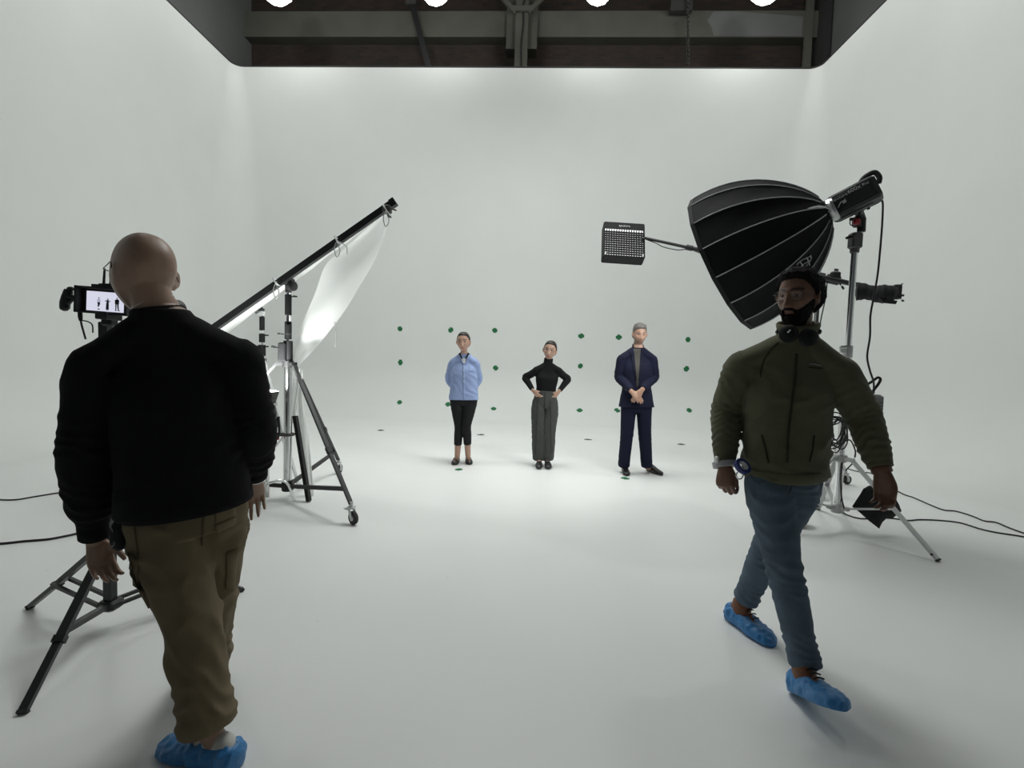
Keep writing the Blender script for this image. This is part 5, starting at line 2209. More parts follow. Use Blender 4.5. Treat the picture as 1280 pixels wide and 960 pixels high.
c0 = mix(J['elR'], J['wrR'], .97)
obj('wristband', ring_band(c0, J['wrR'] - J['elR'], .030, .030, .012, .005, A_.sS), 'band_white', pA)
g_ = glasses(pA, hdA, 'black_plastic', .020, .015)
eyes(pA, hdA)

# ---------------------------------------------------------------- man in the green fleece walking towards us
skin_mat('skin_b', (0.17, 0.088, 0.058), (0.15, 0.06, 0.05), (0.012, 0.009, 0.008), .45)
mat('fleece_green', (0.105, 0.104, 0.062), .95, var=.12, vscale=18, bump=.3, bscale=280, spec=.15, sheen=.15)
mat('fleece_dark', (0.032, 0.033, 0.020), .9, spec=.2)
mat('denim', (0.095, 0.132, 0.172), .9, var=.35, vscale=9, bump=.15, bscale=420, spec=.2)
mat('denim_seam', (0.06, 0.085, 0.115), .9)
mat('hair_black', (0.006, 0.0055, 0.0055), .8, bump=.5, bscale=120, spec=.12)
mat('boot_brown', (0.16, 0.055, 0.018), .5, bump=.15, bscale=90)
mat('tape_grey', (0.42, 0.42, 0.43), .5)
mat('tape_blue', (0.02, 0.03, 0.16), .5)
mat('brown_band', (0.14, 0.06, 0.035), .6)
mat('lens_glass', (1, 1, 1), .02)
nt_ = MATS['lens_glass'].node_tree
tb, gb, ms = nt_.nodes.new('ShaderNodeBsdfTransparent'), nt_.nodes.new('ShaderNodeBsdfGlossy'), nt_.nodes.new('ShaderNodeMixShader')
gb.inputs['Roughness'].default_value = .05
ms.inputs[0].default_value = .05
nt_.links.new(tb.outputs[0], ms.inputs[1])
nt_.links.new(gb.outputs[0], ms.inputs[2])
nt_.links.new(ms.outputs[0], nt_.nodes['Material Output'].inputs['Surface'])
J = dict(hipR=P(957, 598, Y=2.17), hipL=P(1002, 602, Y=2.27), shR=P(929, 453, Y=2.27), shL=P(1049, 461, Y=2.15), neck=P(997, 420, Y=2.22),
         elR=P(908, 512, Y=2.32), wrR=P(906, 582, Y=2.22), elL=P(1079, 520, Y=2.13), wrL=P(1102, 588, Y=2.02),
         knR=P(979, 705, Y=2.06), anR=P(1008, 838, Y=1.985), knL=P(958, 690, Y=2.40), anL=P(931, 752, Y=2.53))
J['heelR'] = P(996, 866, z=.004)
for yy in np.linspace(1.9, 1.5, 200):
    J['toeR'] = P(1051, 888, Y=yy)
    if np.linalg.norm(J['toeR'] - J['heelR']) > .265:
        break
J['heelL'] = P(911, 771, z=.004)
J['toeL'] = J['heelL'] + nrm(P(962, 806, z=0) - J['heelL']) * .265
hdB = Head(P(998.5, 371, Y=2.18), (-.80, -.60, -.04), up=nrm(np.array([.05, .0, 1.0])), scale=.97)
B_ = Body(J, hdB, dict(R=dict(d=(.02, -.1, -1), n=(.55, .6, 0), curl=(1.05, 1.1, 1.1, 1.1), spread=.02, thumb=(.35, .6)),
                       L=dict(d=(.16, -.1, -1), n=(-.75, -.45, .0), curl=(.75, .72, .7, .66), spread=.02, thumb=(.45, .4)), k=1.02),
          'bearded man in green fleece and jeans striding towards us, headphones round his neck', 'skin_b', (J['anR'][0], J['anR'][1], 0), .004, attrs=dict(brow=1.0, stub=.5), torso=dict(neck=(.055, .058)))
pB = B_.o
eyes(pB, hdB, 'iris_dark', 'skin_b')
T = dict(crotch=(.195, .155), hip=(.198, .152), waist=(.182, .136), chest=(.182, .132), sh=(.145, .088), neck=(.072, .075))
jp = [yoke(J, .060, .085, B_.sS), B_.torso(T, hem=.055, top=1.18, folds=[(.12, .15, .008, 3, 2, None), (.35, .25, .008, 3, -3, None), (.65, .2, .006, 2, 3, None)], seed=11, lump=.003)]
for q, sd0 in (('L', 3), ('R', 8)):
    sh, el, wr = J['sh' + q] - np.array([0, 0, .022]), J['el' + q], mix(J['el' + q], J['wr' + q], .93)
    sd_ = arm_knots(sh, el, wr, J['neck'])[0][3]
    kk = [(arm_knots(sh, el, wr, J['neck'])[0][0], .068, .068, sd_), (sh, .078, .078, sd_), (mix(sh, el, .5), .076, .076, sd_), (el, .068, .068, sd_), (mix(el, wr, .4), .064, .064, sd_), (mix(el, wr, .8), .054, .054, sd_), (wr, .044, .044, sd_)]
    jp.append(limb(kk, 90, 40, [(.50, .15, .009, 6, 1, None), (.8, .15, .009, 8, -1, None), (.22, .1, .006, 3, 2, None)], seed=sd0 + 20, lump=.003))
jk, gJ = garment('fleece_jacket', jp, .0055, 'fleece_green', pB)
tuck(B_, gJ)
nk = J['neck']
nd = nrm(hdB.w((0, -.02, -.05)) - nk)
fB = nrm(np.cross(B_.sS, (0, 0, 1)))
fB = np.array([-.30, -.95, 0])
obj('stand_collar', ring_band(nk - nd * .015 + np.array([.0, .005, 0]), nd, .066, .068, .075, .010, B_.sS, flare=.012), 'fleece_green', jk)
vB = nrm(P(985, 500, Y=2.1) - CAM)


def lineB(nm, pts, w_, m_, off=.002, g=None, par=None, lab=None, Y=2.05, n=40):
    return obj(nm, (g or gJ).strip([P(x, y, Y=Y) for x, y in pts], vB, w_, off, n), m_, par or jk, label=lab)


lineB('zip', [(996, 440), (994, 470), (989, 510), (985, 545), (984, 579)], .009, 'fleece_dark')
lineB('chest_logo', [(1012, 453.6), (1017, 453.2), (1022, 454.6), (1028, 455)], .006, 'grey_text', .002, lab='pale stitched chest mark')
lineB('pocket_zip', [(951, 545), (956, 563), (960, 580)], .006, 'fleece_dark')
lineB('pocket_zip', [(1018, 545), (1016, 562), (1012, 578)], .006, 'fleece_dark')
lineB('yoke_seam', [(948, 470), (952, 450), (962, 434), (972, 424)], .005, 'fleece_dark', .001)
lineB('pocket_seam', [(1011, 458), (1022, 459), (1030, 459)], .004, 'fleece_dark', .001)
hem_c = B_.hipm + (B_.shm - B_.hipm) * .035
obj('hem_band', ring_band(hem_c, B_.shm - B_.hipm, .190, .146, .05, .008, B_.sH, m=64), 'fleece_green', jk)
for q in 'LR':
    c0, c1 = mix(J['el' + q], J['wr' + q], .84), mix(J['el' + q], J['wr' + q], .95)
    obj('cuff', ring_band(c0, c1 - c0, .037, .037, float(np.linalg.norm(c1 - c0)), .009, B_.sS), 'fleece_green', jk)
T = dict(crotch=(.14, .125), hip=(.155, .118), waist=(.14, .105), chest=(.15, .11), sh=(.13, .075), neck=(.06, .06))
tp_ = [B_.torso(T, hem=-.20, top=.25, seed=14, folds=[(.3, .3, .006, 3, 3, None)], lump=.002)]
for q, sd0 in (('R', 5), ('L', 9)):
    h_, k_, a_ = J['hip' + q], J['kn' + q], J['an' + q]
    a2 = mix(k_, a_, .95)
    kk = [(mix(h_, k_, -.08), .078, .082, B_.sH), (mix(h_, k_, .16), .096, .098, B_.sH), (mix(h_, k_, .5), .086, .090, B_.sH), (k_, .070, .074, B_.sH), (mix(k_, a2, .35), .066, .070, B_.sH), (mix(k_, a2, .75), .058, .062, B_.sH), (mix(k_, a2, .92), .061, .064, B_.sH), (a2, .060, .064, B_.sH)]
    tp_.append(limb(kk, 120, 44, [(.14, .07, .007, 6, 1, None), (.32, .12, .006, 4, 2, None), (.52, .09, .008, 9, 1, None), (.62, .07, .006, 7, -1, None), (.90, .09, .009, 9, 1, None)], seed=sd0 + 30, lump=.003))
jn, gD = garment('jeans', tp_, .0055, 'denim', pB)
lineB('fly_seam', [(993, 590), (992, 605), (986, 618)], .004, 'denim_seam', .001, gD, jn)
lineB('pocket_seam', [(935, 597), (944, 606), (956, 603)], .004, 'denim_seam', .001, gD, jn)
# hair and beard
obj('hair', shell(hdB, lambda V: sst(-.006, .010, V[:, 2] - hair_line(V[:, 1]) + .008 * vnoise(V * 50)), lambda V: .019 - .004 * sst(.05, .11, V[:, 2]) + .008 * sst(.02, .07, V[:, 1]) * sst(.05, .09, V[:, 2]), 3, .55, 55), 'hair_black', pB)


def beardm(V):
    x, y, z = np.abs(V[:, 0]), V[:, 1], V[:, 2]
    zb = np.interp(x, [0, .02, .034, .05, .066, .08], [-.0505, -.053, -.062, -.050, -.028, .0])
    m_ = sst(-.003, .008, zb - z) * sst(-.005, .012, y + .0 + .0 * x)
    lipm = (x < .021) & (np.abs(z + .0715) < .0085) & (y > .07)
    return np.where(lipm, 0, m_)


obj('beard', shell(hdB, beardm, lambda V: .004 + .016 * sst(-.06, -.11, V[:, 2]) + .004 * sst(-.03, -.06, V[:, 2]), 7, .45, 70), 'hair_black', pB, label='full black beard')
mat('glasses_dark', (0.05, 0.045, 0.04), .3, metal=.5)
glasses(pB, hdB, 'glasses_dark', .0255, .0205, .0015, lens='lens_glass')
# headphones
mat('matt_black', (0.008, 0.008, 0.0085), .75, spec=.2)
mb = MB()
hc_ = nk + nd * .03
f_ = frame(nd)
sL = B_.sS
fw_ = np.array([-.42, -.9, 0])
pts = [hc_ + nrm(-fw_ * cos(t) + np.array([.9, -.42, 0]) * sin(t)) * (.076 + .006 * abs(sin(t))) + np.array([0, 0, -.012 - .012 * cos(t)]) for t in np.linspace(-1.9, 1.9, 30)]
mb.tube(pts, .0085, 8)
hp = obj('headphones', mb, 'black_plastic', pB)
for cx_, cy_, yy_, dr in ((984, 417, 2.085, (-.72, -.6, .0)), (1013, 422, 2.06, (.30, -.9, -.05))):
    c = P(cx_, cy_, Y=yy_)
    dr = nrm(dr)
    mb = MB()
    mb.lathe(c - dr * .018, dr, [(0, 0), (.026, 0), (.033, .008), (.034, .022), (.028, .031), (.012, .035), (0, .036)], 24)
    cup = obj('ear_cup', mb, 'matt_black', hp)
    mb = MB()
    mb.torus(c - dr * .018, dr, .028, .011, 24, 8)
    obj('ear_cushion', mb, 'black_cloth', cup)
    mb = MB()
    mb.torus(c + dr * .011, dr, .025, .0018, 24, 6)
    obj('cup_ring', mb, 'black_plastic', cup)
mb = MB()
q = P(984.5, 416, Y=2.03)
mb.bar(q, P(988, 412, Y=2.03), .004, .004)
obj('cup_bar', mb, 'chrome', hp, label='small silver bar on the headphone')  # short chrome bar just in front of one ear cup
# boots and covers
for q, sd0 in (('R', 12), ('L', 16)):
    h_, t_ = J['heel' + q], J['toe' + q]
    e1, e2, e3 = foot_axes(h_, t_)
    an = J['an' + q]
    top = h_ + e1 * .075 + e3 * .13
    s_ = solid([shoe_part(h_, t_, [(a, b, c * 1.1, d) for a, b, c, d in SHOE]), limb([(h_ + e1 * .08 + e3 * .05, .040, .048, e2), (h_ + e1 * .08 + e3 * .10, .042, .052, e2), (mix(top, an, .5), .044, .05, e2)], 16, 24)], .004, 2)
    so = obj('boot', s_, 'boot_brown', pB, label='brown leather boot')
    mb = MB()
    for i in range(4):
        c = h_ + e1 * (.115 + .018 * i) + e3 * (.118 - .012 * i)
        mb.tube([c - e2 * .022, c + e3 * .006, c + e2 * .022], .0032, 6, 10)
    obj('laces', mb, 'black_cloth', so)
    V, F = shoe_part(h_ - e1 * .012, t_ + e1 * .02, [(a, b * 1.04, c * (.92 if a < .35 else 1.0), d) for a, b, c, d in BOOT], noise=.007, seed=sd0, n=80, m=56)
    obj('shoe_cover', (V, F), 'bootie_blue', pB, label='blue plastic shoe cover')
obj('watch_strap', ring_band(mix(J['elR'], J['wrR'], .93), J['wrR'] - J['elR'], .031, .031, .024, .007, B_.sS), 'black_plastic', pB)
mb = MB()
mb.box(P(896, 574.5, Y=2.17), (.012, .03, .03), None, .004)
obj('watch_case', mb, 'silver_paint', pB)
obj('wristband', ring_band(mix(J['elL'], J['wrL'], .93), J['wrL'] - J['elL'], .031, .031, .026, .006, B_.sS), 'brown_band', pB, label='brown wrist strap')


def roll(name, label, c, axis, R, r, wdt, m_, core):
    t_ = thing(name, label, 'tape roll', c, None)
    mb_ = MB()
    f = frame(axis)
    prof = [(R, -wdt / 2), (R, wdt / 2), (r, wdt / 2), (r, -wdt / 2)]
    V, F = [], []
    m = 40
    for rr, hh in prof:
        for j in range(m):
            a = 2 * pi * j / m
            V.append(np.asarray(c) + (f[0] * cos(a) + f[1] * sin(a)) * rr + f[2] * hh)
    for i in range(4):
        for j in range(m):
            k = (j + 1) % m
            q = (i + 1) % 4
            F.append((i * m + j, i * m + k, q * m + k, q * m + j))
    mb_.add(V, F)
    hard('tape', mb_, m_, t_)
    mb_ = MB()
    prof = [(r, -wdt / 2 - .001), (r, wdt / 2 + .001), (r - .004, wdt / 2 + .001), (r - .004, -wdt / 2 - .001)]
    V, F = [], []
    for rr, hh in prof:
        for j in range(m):
            a = 2 * pi * j / m
            V.append(np.asarray(c) + (f[0] * cos(a) + f[1] * sin(a)) * rr + f[2] * hh)
    for i in range(4):
        for j in range(m):
            k = (j + 1) % m
            q = (i + 1) % 4
            F.append((i * m + j, i * m + k, q * m + k, q * m + j))
    mb_.add(V, F)
    hard('core', mb_, core, t_)
    return t_


roll('tape_roll', 'grey roll of tape worn round the walking man’s wrist', P(905, 580.5, Y=2.2), (-.12, .42, 1), .050, .038, .024, 'tape_grey', 'silver_paint')
roll('tape_roll', 'small dark blue roll of tape clipped beside the grey roll at his wrist', P(928, 583, Y=2.12), (.35, -.75, .75), .036, .022, .018, 'tape_blue', 'tape_grey')
mb = MB()
mb.torus(P(924.5, 594, Y=2.13), (.3, -1, .1), .017, .003, 24, 8)
cl = tag(obj('carabiner', mb, 'chrome', None, loc=P(924.5, 594, Y=2.13)), 'small shiny metal ring hanging under the blue tape roll', 'ring')

# ---------------------------------------------------------------- woman in the blue shirt
skin_mat('skin_w', (0.47, 0.30, 0.225), (0.36, 0.12, 0.10), (0.03, 0.02, 0.018), .45)
mat('shirt_blue', (0.29, 0.375, 0.62), .85, var=.08, vscale=25, bump=.1, bscale=200)
mat('shirt_shade', (0.17, 0.25, 0.52), .85)
mat('shirt_white', (0.75, 0.75, 0.74), .8)
mat('trouser_black', (0.014, 0.014, 0.015), .85, spec=.25)
mat('shoe_black', (0.01, 0.01, 0.01), .35)
mat('hair_dark', (0.014, 0.011, 0.010), .45, bump=.3, bscale=160, spec=.4)
YW = 6.02
fs = nrm(P(580, 480, Y=YW) - CAM)
J = dict(hipR=P(571.5, 497, Y=YW), hipL=P(588, 497, Y=YW), shR=P(566, 452.5, Y=YW + .02), shL=P(594, 452.5, Y=YW + .02), neck=P(580, 442.5, Y=YW + .02),
         elR=P(562, 474, Y=YW + .13), wrR=P(574, 492, Y=YW + .17), elL=P(597.5, 474, Y=YW + .13), wrL=P(586, 492, Y=YW + .18),
         knR=P(573.5, 533, Y=YW - .02), anR=P(571.5, 571, Y=YW + .03), knL=P(583.5, 532, Y=YW - .05), anL=P(585, 570, Y=YW + .04))
J['heelR'] = P(572.5, 575.5, z=.012)
J['toeR'] = J['heelR'] + nrm(np.array([-.06, -1, 0])) * .245
J['heelL'] = P(584, 575, z=.012)
J['toeL'] = J['heelL'] + nrm(np.array([.28, -1, 0])) * .245
hdW = Head(P(579.5, 427.5, Y=YW - .02), (-.08, -1, -.02), up=nrm(np.array([-.03, 0, 1.0])), scale=1.02, fem=1.0)
LEGF = (.056, .056, .050, .044, .046, .034)
ARMF = (.032, .034, .033, .031, .031, .024)
FT = dict(crotch=(.05, .05), hip=(.105, .08), waist=(.098, .075), chest=(.115, .092), sh=(.085, .05), neck=(.047, .05))
W_ = Body(J, hdW, dict(R=dict(d=(.8, .1, -.5), n=(0, .9, .1), curl=(.5,) * 4), L=dict(d=(-.8, .2, -.5), n=(0, .9, .1), curl=(.5,) * 4), k=.9),
          'woman in pale blue shirt and cropped black trousers, hands behind her back', 'skin_w', (*P(579, 577, Y=YW)[:2], 0), .0065, .93, torso=FT, legr=LEGF, armr=ARMF, attrs=dict(brow=1.0))
pW = W_.o
eyes(pW, hdW)
obj('hair', shell(hdW, lambda V: sst(-.004, .006, V[:, 2] - hair_line(V[:, 1]) - .004), lambda V: .008 + 0 * V[:, 0], 2, .15, 40), 'hair_dark', pW, label='dark hair pulled back')
mb = MB()
mb.ell(hdW.w((0, -.118, .01)), (.035, .03, .035), None, 10, 14)
obj('hair_bun', mb, 'hair_dark', pW)
T = dict(crotch=(.19, .14), hip=(.185, .135), waist=(.170, .125), chest=(.160, .128), sh=(.118, .076), neck=(.056, .058))
pp = [yoke(J, .050, .070, W_.sS), W_.torso(T, hem=-.06, top=1.16, folds=[(.3, .3, .007, 2, 4, None), (.6, .2, .005, 2, 3, None)], seed=41, lump=.004)]
for q in 'LR':
    sh, el, wr = J['sh' + q] - np.array([0, 0, .022]), J['el' + q], J['wr' + q]
    sd_ = arm_knots(sh, el, wr, J['neck'])[0][3]
    pp.append(limb([(arm_knots(sh, el, wr, J['neck'])[0][0], .052, .052, sd_), (sh, .056, .056, sd_), (mix(sh, el, .5), .058, .060, sd_), (el, .058, .058, sd_), (mix(el, wr, .5), .052, .052, sd_), (wr, .042, .042, sd_)], 60, 32, [(.5, .2, .006, 6, 1, None)], seed=44, lump=.003))
sh_, gS = garment('shirt', pp, .0065, 'shirt_blue', pW)
tuck(W_, gS)


def onw(x, y, Y=YW - .3):
    return P(x, y, Y=Y)


obj('camisole', gS.patch([onw(577, 446.5), onw(583, 446.5), onw(581, 454), onw(579, 453)], fs, 6, 6, .004), 'shirt_white', sh_, label='white top at the neckline')
obj('placket', gS.patch([onw(578.5, 455), onw(581, 455), onw(581.2, 499), onw(579, 499)], fs, 3, 24, .004), 'shirt_blue', sh_)
obj('collar_leaf', gS.patch([onw(572.5, 441.5), onw(575.5, 440), onw(579.5, 456), onw(575.5, 449)], fs, 6, 8, .010), 'shirt_blue', sh_)
obj('collar_leaf', gS.patch([onw(585, 440), onw(588.5, 441.5), onw(586, 449), onw(581, 456)], fs, 6, 8, .010), 'shirt_blue', sh_)
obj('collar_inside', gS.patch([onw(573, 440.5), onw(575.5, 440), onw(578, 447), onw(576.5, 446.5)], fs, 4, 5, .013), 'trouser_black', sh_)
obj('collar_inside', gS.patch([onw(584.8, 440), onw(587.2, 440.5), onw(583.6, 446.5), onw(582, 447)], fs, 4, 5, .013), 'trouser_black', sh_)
obj('chest_pocket', gS.patch([onw(586, 455.5), onw(593, 455.5), onw(593, 464), onw(586, 464)], fs, 6, 6, .003), 'shirt_blue', sh_)
for i in range(3):
    mb = MB()
    q, n_ = gS.hit(onw(579.9, 463 + 7 * i), fs, .012)
    mb.ell(q, (.007, .004, .007), None, 6, 8)
    obj('button', mb, 'shirt_white', sh_)
T = dict(crotch=(.09, .095), hip=(.166, .118), waist=(.13, .10), chest=(.15, .11), sh=(.13, .075), neck=(.06, .06))
tp_ = [W_.torso(T, hem=-.26, top=.2, seed=4)]
for q in 'LR':
    h_, k_, a_ = J['hip' + q], J['kn' + q], J['an' + q]
    a2 = mix(k_, a_, .60)
    kk = [(mix(h_, k_, -.12), .082, .088, W_.sH), (mix(h_, k_, .12), .094, .098, W_.sH), (mix(h_, k_, .5), .080, .086, W_.sH), (k_, .056, .062, W_.sH), (mix(k_, a2, .5), .054, .060, W_.sH), (a2, .049, .052, W_.sH)]
    tp_.append(limb(kk, 80, 36, [(.3, .2, .004, 4, 2, None), (.65, .1, .004, 8, 1, None)], seed=50))
tw_, gTW = garment('cropped_trousers', tp_, .0065, 'trouser_black', pW)
for q in 'LR':
    h_, t_ = J['heel' + q], J['toe' + q]
    s_ = solid([shoe_part(h_ - (0, 0, .010), t_ - (0, 0, .010), [(a, b * 1.10, c * (1.0 if a < .5 else 1.15), d) for a, b, c, d in LOW])], .005, 2)
    so = obj('loafer', s_, 'shoe_black', pW)
    e1, e2, e3 = foot_axes(h_, t_)
    mb = MB()
    c = h_ + e1 * .125 + e3 * .057
    mb.tube([c - e2 * .036 - e3 * .01, c + e3 * .006, c + e2 * .036 - e3 * .01], .006, 6, 10)
    obj('saddle_strap', mb, 'black_cloth', so)

# ---------------------------------------------------------------- woman in the black turtleneck
skin_mat('skin_m', (0.46, 0.30, 0.225), (0.42, 0.14, 0.12), (0.02, 0.016, 0.014), .45)
mat('knit_black', (0.009, 0.009, 0.010), .9, bump=.2, bscale=200, spec=.2)
mat('wool_grey', (0.060, 0.062, 0.060), .9, var=.15, vscale=40, bump=.1, bscale=300)
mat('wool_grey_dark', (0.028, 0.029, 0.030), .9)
YM = 6.08
fs = nrm(P(682, 490, Y=YM) - CAM)
J = dict(hipR=P(673, 501, Y=YM), hipL=P(690, 502, Y=YM), shR=P(669.5, 462.5, Y=YM), shL=P(699.5, 463.5, Y=YM), neck=P(685, 454, Y=YM + .01),
         elR=P(656.5, 472, Y=YM + .04), wrR=P(666.5, 488.5, Y=YM - .06), elL=P(710, 474, Y=YM + .04), wrL=P(698.5, 489.5, Y=YM - .06),
         knR=P(673.5, 538, Y=YM), anR=P(674, 576, Y=YM + .03), knL=P(686, 538, Y=YM), anL=P(683.5, 576, Y=YM + .03))
J['heelR'] = P(674.3, 577.5, z=.055)
J['toeR'] = np.array([*(J['heelR'] + np.array([-.01, -.20, 0]))[:2], .008])
J['heelL'] = P(683.4, 577.5, z=.055)
J['toeL'] = np.array([*(J['heelL'] + np.array([.02, -.20, 0]))[:2], .008])
hdM = Head(P(687.5, 438, Y=YM - .03), (-.16, -1, -.03), up=nrm(np.array([.16, 0, 1.0])), scale=1.0, fem=1.0)
M__ = Body(J, hdM, dict(R=dict(d=(.55, -.25, -.55), n=(.6, .5, .1), curl=(.35,) * 4, spread=.05), L=dict(d=(-.45, -.1, -.6), n=(-.6, .5, .1), curl=(.35,) * 4, spread=.05), k=.88),
           'woman in black turtleneck and wide grey trousers, hands on hips', 'skin_m', (*P(679, 579, Y=YM)[:2], 0), .0065, .9, torso=FT, legr=LEGF, armr=ARMF, attrs=dict(brow=.9))
pM = M__.o
eyes(pM, hdM)
obj('hair', shell(hdM, lambda V: sst(-.004, .006, V[:, 2] - hair_line(V[:, 1]) - .002), lambda V: .009 + 0 * V[:, 0], 2, .15, 40), 'hair_dark', pM, label='dark hair tied back')
glasses(pM, hdM, 'glasses_dark', .024, .021, .0014, sqr=2.0)
T = dict(crotch=(.12, .1), hip=(.140, .108), waist=(.124, .098), chest=(.142, .116), sh=(.114, .070), neck=(.052, .056))
pp = [yoke(J, .046, .064, M__.sS), M__.torso(T, hem=.10, top=1.2, folds=[(.2, .2, .003, 4, 2, None)], seed=61, lump=.002)]
for q in 'LR':
    sh, el, wr = J['sh' + q] - np.array([0, 0, .022]), J['el' + q], mix(J['el' + q], J['wr' + q], .90)
    sd_ = arm_knots(sh, el, wr, J['neck'])[0][3]
    pp.append(limb([(arm_knots(sh, el, wr, J['neck'])[0][0], .044, .044, sd_), (sh, .048, .048, sd_), (mix(sh, el, .5), .047, .048, sd_), (el, .043, .043, sd_), (mix(el, wr, .4), .040, .040, sd_), (wr, .030, .030, sd_)], 60, 30, [(.5, .15, .003, 8, 1, None)], seed=64, lump=.002))
kt, gK = garment('turtleneck', pp, .0065, 'knit_black', pM)
tuck(M__, gK)
nk = J['neck']
nd = nrm(hdM.w((0, -.02, -.05)) - nk)
obj('roll_collar', ring_band(nk - nd * .01, nd, .047, .05, .075, .010, M__.sS), 'knit_black', kt)
T = dict(crotch=(.112, .088), hip=(.148, .110), waist=(.128, .10), chest=(.13, .1), sh=(.13, .075), neck=(.06, .06))
tp_ = [M__.torso(T, hem=-.26, top=.33, seed=4, folds=[(.4, .5, .004, 0, 9, None)])]
for q, ox in (('R', -.0), ('L', .0)):
    h_, k_, a_ = J['hip' + q], J['kn' + q], J['an' + q]
    a2 = mix(k_, a_, .94)
    kk = [(mix(h_, k_, -.06), .070, .080, M__.sH), (mix(h_, k_, .2), .090, .100, M__.sH), (mix(h_, k_, .5), .094, .104, M__.sH), (k_, .090, .104, M__.sH), (mix(k_, a2, .5), .090, .106, M__.sH), (a2, .086, .108, M__.sH)]
    tp_.append(limb(kk, 90, 56, [(.6, .5, .007, .3, 5, None), (.5, .4, .005, .5, 9, None), (.95, .06, .004, 4, 2, None)], seed=70, lump=.002))
tm_, gTM = garment('wide_trousers', tp_, .0065, 'wool_grey', pM, 7)
obj('waistband', M__.torso({k_: (a * 1.02 if k_ != 'x' else a, b * 1.02) for k_, (a, b) in T.items()}, hem=.27, top=.345, n=8), 'wool_grey', tm_)
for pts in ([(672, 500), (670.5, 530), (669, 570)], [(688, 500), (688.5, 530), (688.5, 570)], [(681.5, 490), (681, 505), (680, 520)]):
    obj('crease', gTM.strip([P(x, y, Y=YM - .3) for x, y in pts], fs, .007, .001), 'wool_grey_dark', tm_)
for q in 'LR':
    h_, t_ = J['heel' + q], J['toe' + q]
    e1, e2, e3 = foot_axes(h_, t_)
    s_ = solid([shoe_part(h_ - e3 * .004, t_, [(a, b * 1.02, c * (.80 if a < .45 else 1.0), d) for a, b, c, d in LOW], n=40)], .004, 1)
    so = obj('pump', s_, 'shoe_black', pM)
    mb = MB()
    mb.cyl((h_[0], h_[1] - .01, 0), h_ + e1 * .015 + e3 * .01, .006, .016, 10)
    obj('heel', mb, 'shoe_black', so)

# ---------------------------------------------------------------- man in the navy suit
skin_mat('skin_g', (0.46, 0.285, 0.21), (0.38, 0.17, 0.14), (0.13, 0.10, 0.085), .45)
mat('suit_navy', (0.0085, 0.0105, 0.030), .85, var=.1, vscale=30, bump=.08, bscale=250, spec=.25)
mat('suit_edge', (0.005, 0.006, 0.016), .85)
mat('shirt_taupe', (0.075, 0.068, 0.060), .85)
mat('hair_grey', (0.13, 0.12, 0.11), .6, var=.5, vscale=60, bump=.5, bscale=160)
YG = 5.85
fs = nrm(P(797, 470, Y=YG) - CAM)
J = dict(hipR=P(786.5, 503, Y=YG), hipL=P(804.5, 503, Y=YG), shR=P(778.5, 447.5, Y=YG + .02), shL=P(814, 447.5, Y=YG + .02), neck=P(797.5, 434.5, Y=YG + .03),
         elR=P(774.5, 471, Y=YG + .03), wrR=P(790, 490, Y=YG - .18), elL=P(817, 471, Y=YG + .03), wrL=P(802, 488, Y=YG - .19),
         knR=P(783.5, 543, Y=YG), anR=P(779.5, 583, Y=YG + .06), knL=P(806, 543, Y=YG), anL=P(808.5, 583, Y=YG + .05))
J['heelR'] = P(779.5, 588.5, z=.004)
J['toeR'] = J['heelR'] + nrm(np.array([-.03, -1, 0])) * .275
J['heelL'] = P(808.5, 588, z=.004)
J['toeL'] = J['heelL'] + nrm(np.array([.55, -1, 0])) * .275
hdG = Head(P(799.3, 418, Y=YG - .0), (.02, -1, -.12), up=nrm(np.array([.0, 0, 1.0])), scale=1.0)
G_ = Body(J, hdG, dict(R=dict(d=(.62, -.22, -.62), n=(-.1, .9, -.2), curl=(.35, .35, .35, .35), spread=.02, thumb=(.4, .2)), L=dict(d=(-.5, -.05, -.75), n=(.1, .9, -.2), curl=(.4,) * 4, spread=.02, thumb=(.4, .2)), k=1.0),
          'grey-haired man in navy suit, hands clasped in front', 'skin_g', (*P(795, 588, Y=YG)[:2], 0), .0062, 1.0, attrs=dict(brow=.9, stub=.55))
pG = G_.o
eyes(pG, hdG)
obj('hair', shell(hdG, lambda V: sst(-.004, .006, V[:, 2] - hair_line(V[:, 1]) + .002), lambda V: .006 + .016 * sst(.03, .1, V[:, 2]), 5, .3, 60), 'hair_grey', pG, label='short grey hair')
T = dict(crotch=(.228, .150), hip=(.200, .138), waist=(.168, .126), chest=(.182, .134), sh=(.168, .084), neck=(.070, .068))
pp = [yoke(J, .060, .084, G_.sS), G_.torso(T, hem=-.10, top=1.14, folds=[(.3, .3, .004, 2, 3, None)], seed=81, lump=.002)]
for q in 'LR':
    sh, el, wr = J['sh' + q] - np.array([0, 0, .022]), J['el' + q], mix(J['el' + q], J['wr' + q], .90)
    sd_ = arm_knots(sh, el, wr, J['neck'])[0][3]
    pp.append(limb([(arm_knots(sh, el, wr, J['neck'])[0][0], .066, .066, sd_), (sh, .073, .072, sd_), (mix(sh, el, .5), .071, .072, sd_), (el, .064, .064, sd_), (mix(el, wr, .5), .056, .056, sd_), (wr, .046, .046, sd_)], 60, 32, [(.52, .15, .006, 6, 1, None)], seed=84, lump=.002))
sj, gG = garment('suit_jacket', pp, .0062, 'suit_navy', pG)
tuck(G_, gG)


def ong(x, y, Y=YG - .35):
    return P(x, y, Y=Y)


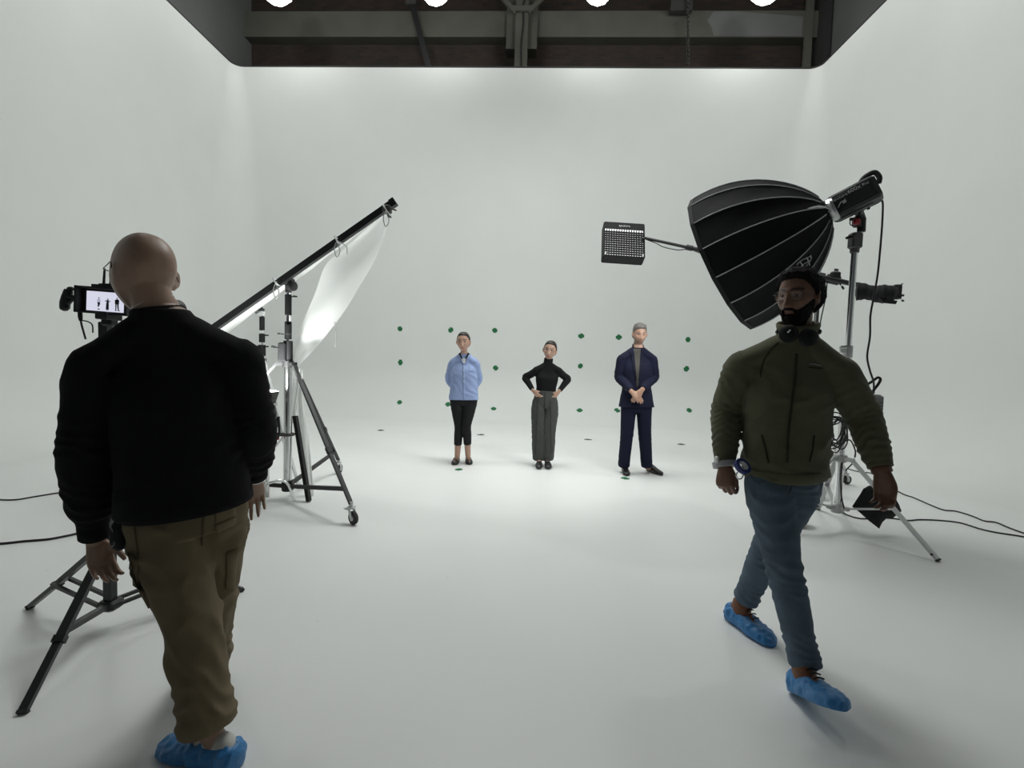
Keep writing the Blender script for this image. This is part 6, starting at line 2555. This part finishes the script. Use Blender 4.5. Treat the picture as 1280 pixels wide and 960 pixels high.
for nm, poly, m_, off, nu, nv in (('shirt_front', [(791.5, 434), (801.5, 434), (798, 484), (795.8, 484)], 'shirt_taupe', .003, 8, 24),
                                  ('lapel', [(787, 436.5), (791.5, 434), (796, 476), (790.5, 452)], 'suit_navy', .009, 6, 16),
                                  ('lapel', [(801.5, 434), (805.5, 436.5), (802.5, 452), (798.2, 476)], 'suit_navy', .009, 6, 16),
                                  ('pocket_flap', [(776, 486), (784, 487), (784, 489.5), (776, 488.5)], 'suit_edge', .004, 6, 3),
                                  ('breast_pocket', [(804.5, 455), (811, 454), (811, 455.5), (804.5, 456.5)], 'suit_edge', .003, 6, 2)):
    obj(nm, gG.patch([ong(*q) for q in poly], fs, nu, nv, off), m_, sj)
obj('front_edge', gG.strip([ong(797, 477), ong(797.5, 488), ong(797, 499)], fs, .007, .003), 'suit_edge', sj)
obj('lapel_edge', gG.strip([ong(787.3, 437), ong(790.5, 452), ong(796, 476)], fs, .005, .010), 'suit_edge', sj)
obj('lapel_edge', gG.strip([ong(805.3, 437), ong(802.5, 452), ong(798.2, 476)], fs, .005, .010), 'suit_edge', sj)
nk = J['neck']
nd = nrm(hdG.w((0, -.02, -.05)) - nk)
obj('jacket_collar', ring_band(nk - nd * .012 + np.array([0, .012, 0]), (0, -.45, .9), .062, .066, .045, .008, G_.sS), 'suit_navy', sj)
obj('shirt_collar', ring_band(nk - nd * .02, nd, .057, .059, .035, .006, G_.sS), 'shirt_taupe', sj)
T = dict(crotch=(.115, .10), hip=(.168, .122), waist=(.15, .11), chest=(.15, .11), sh=(.13, .075), neck=(.06, .06))
tp_ = [G_.torso(T, hem=-.26, top=.2, seed=4)]
for q in 'LR':
    h_, k_, a_ = J['hip' + q], J['kn' + q], J['an' + q]
    a2 = mix(k_, a_, 1.0)
    kk = [(mix(h_, k_, -.1), .086, .092, G_.sH), (mix(h_, k_, .12), .096, .100, G_.sH), (mix(h_, k_, .5), .086, .092, G_.sH), (k_, .078, .084, G_.sH), (mix(k_, a2, .5), .072, .080, G_.sH), (mix(k_, a2, .9), .070, .078, G_.sH), (a2, .066, .074, G_.sH)]
    tp_.append(limb(kk, 90, 40, [(.55, .12, .004, 6, 1, None), (.93, .07, .007, 9, 1, None)], seed=90, lump=.002))
tg, gTG = garment('suit_trousers', tp_, .0062, 'suit_navy', pG)
for q in 'LR':
    h_, t_ = J['heel' + q], J['toe' + q]
    s_ = solid([shoe_part(h_, t_, SHOE)], .005, 2)
    obj('shoe', s_, 'shoe_black', pG)
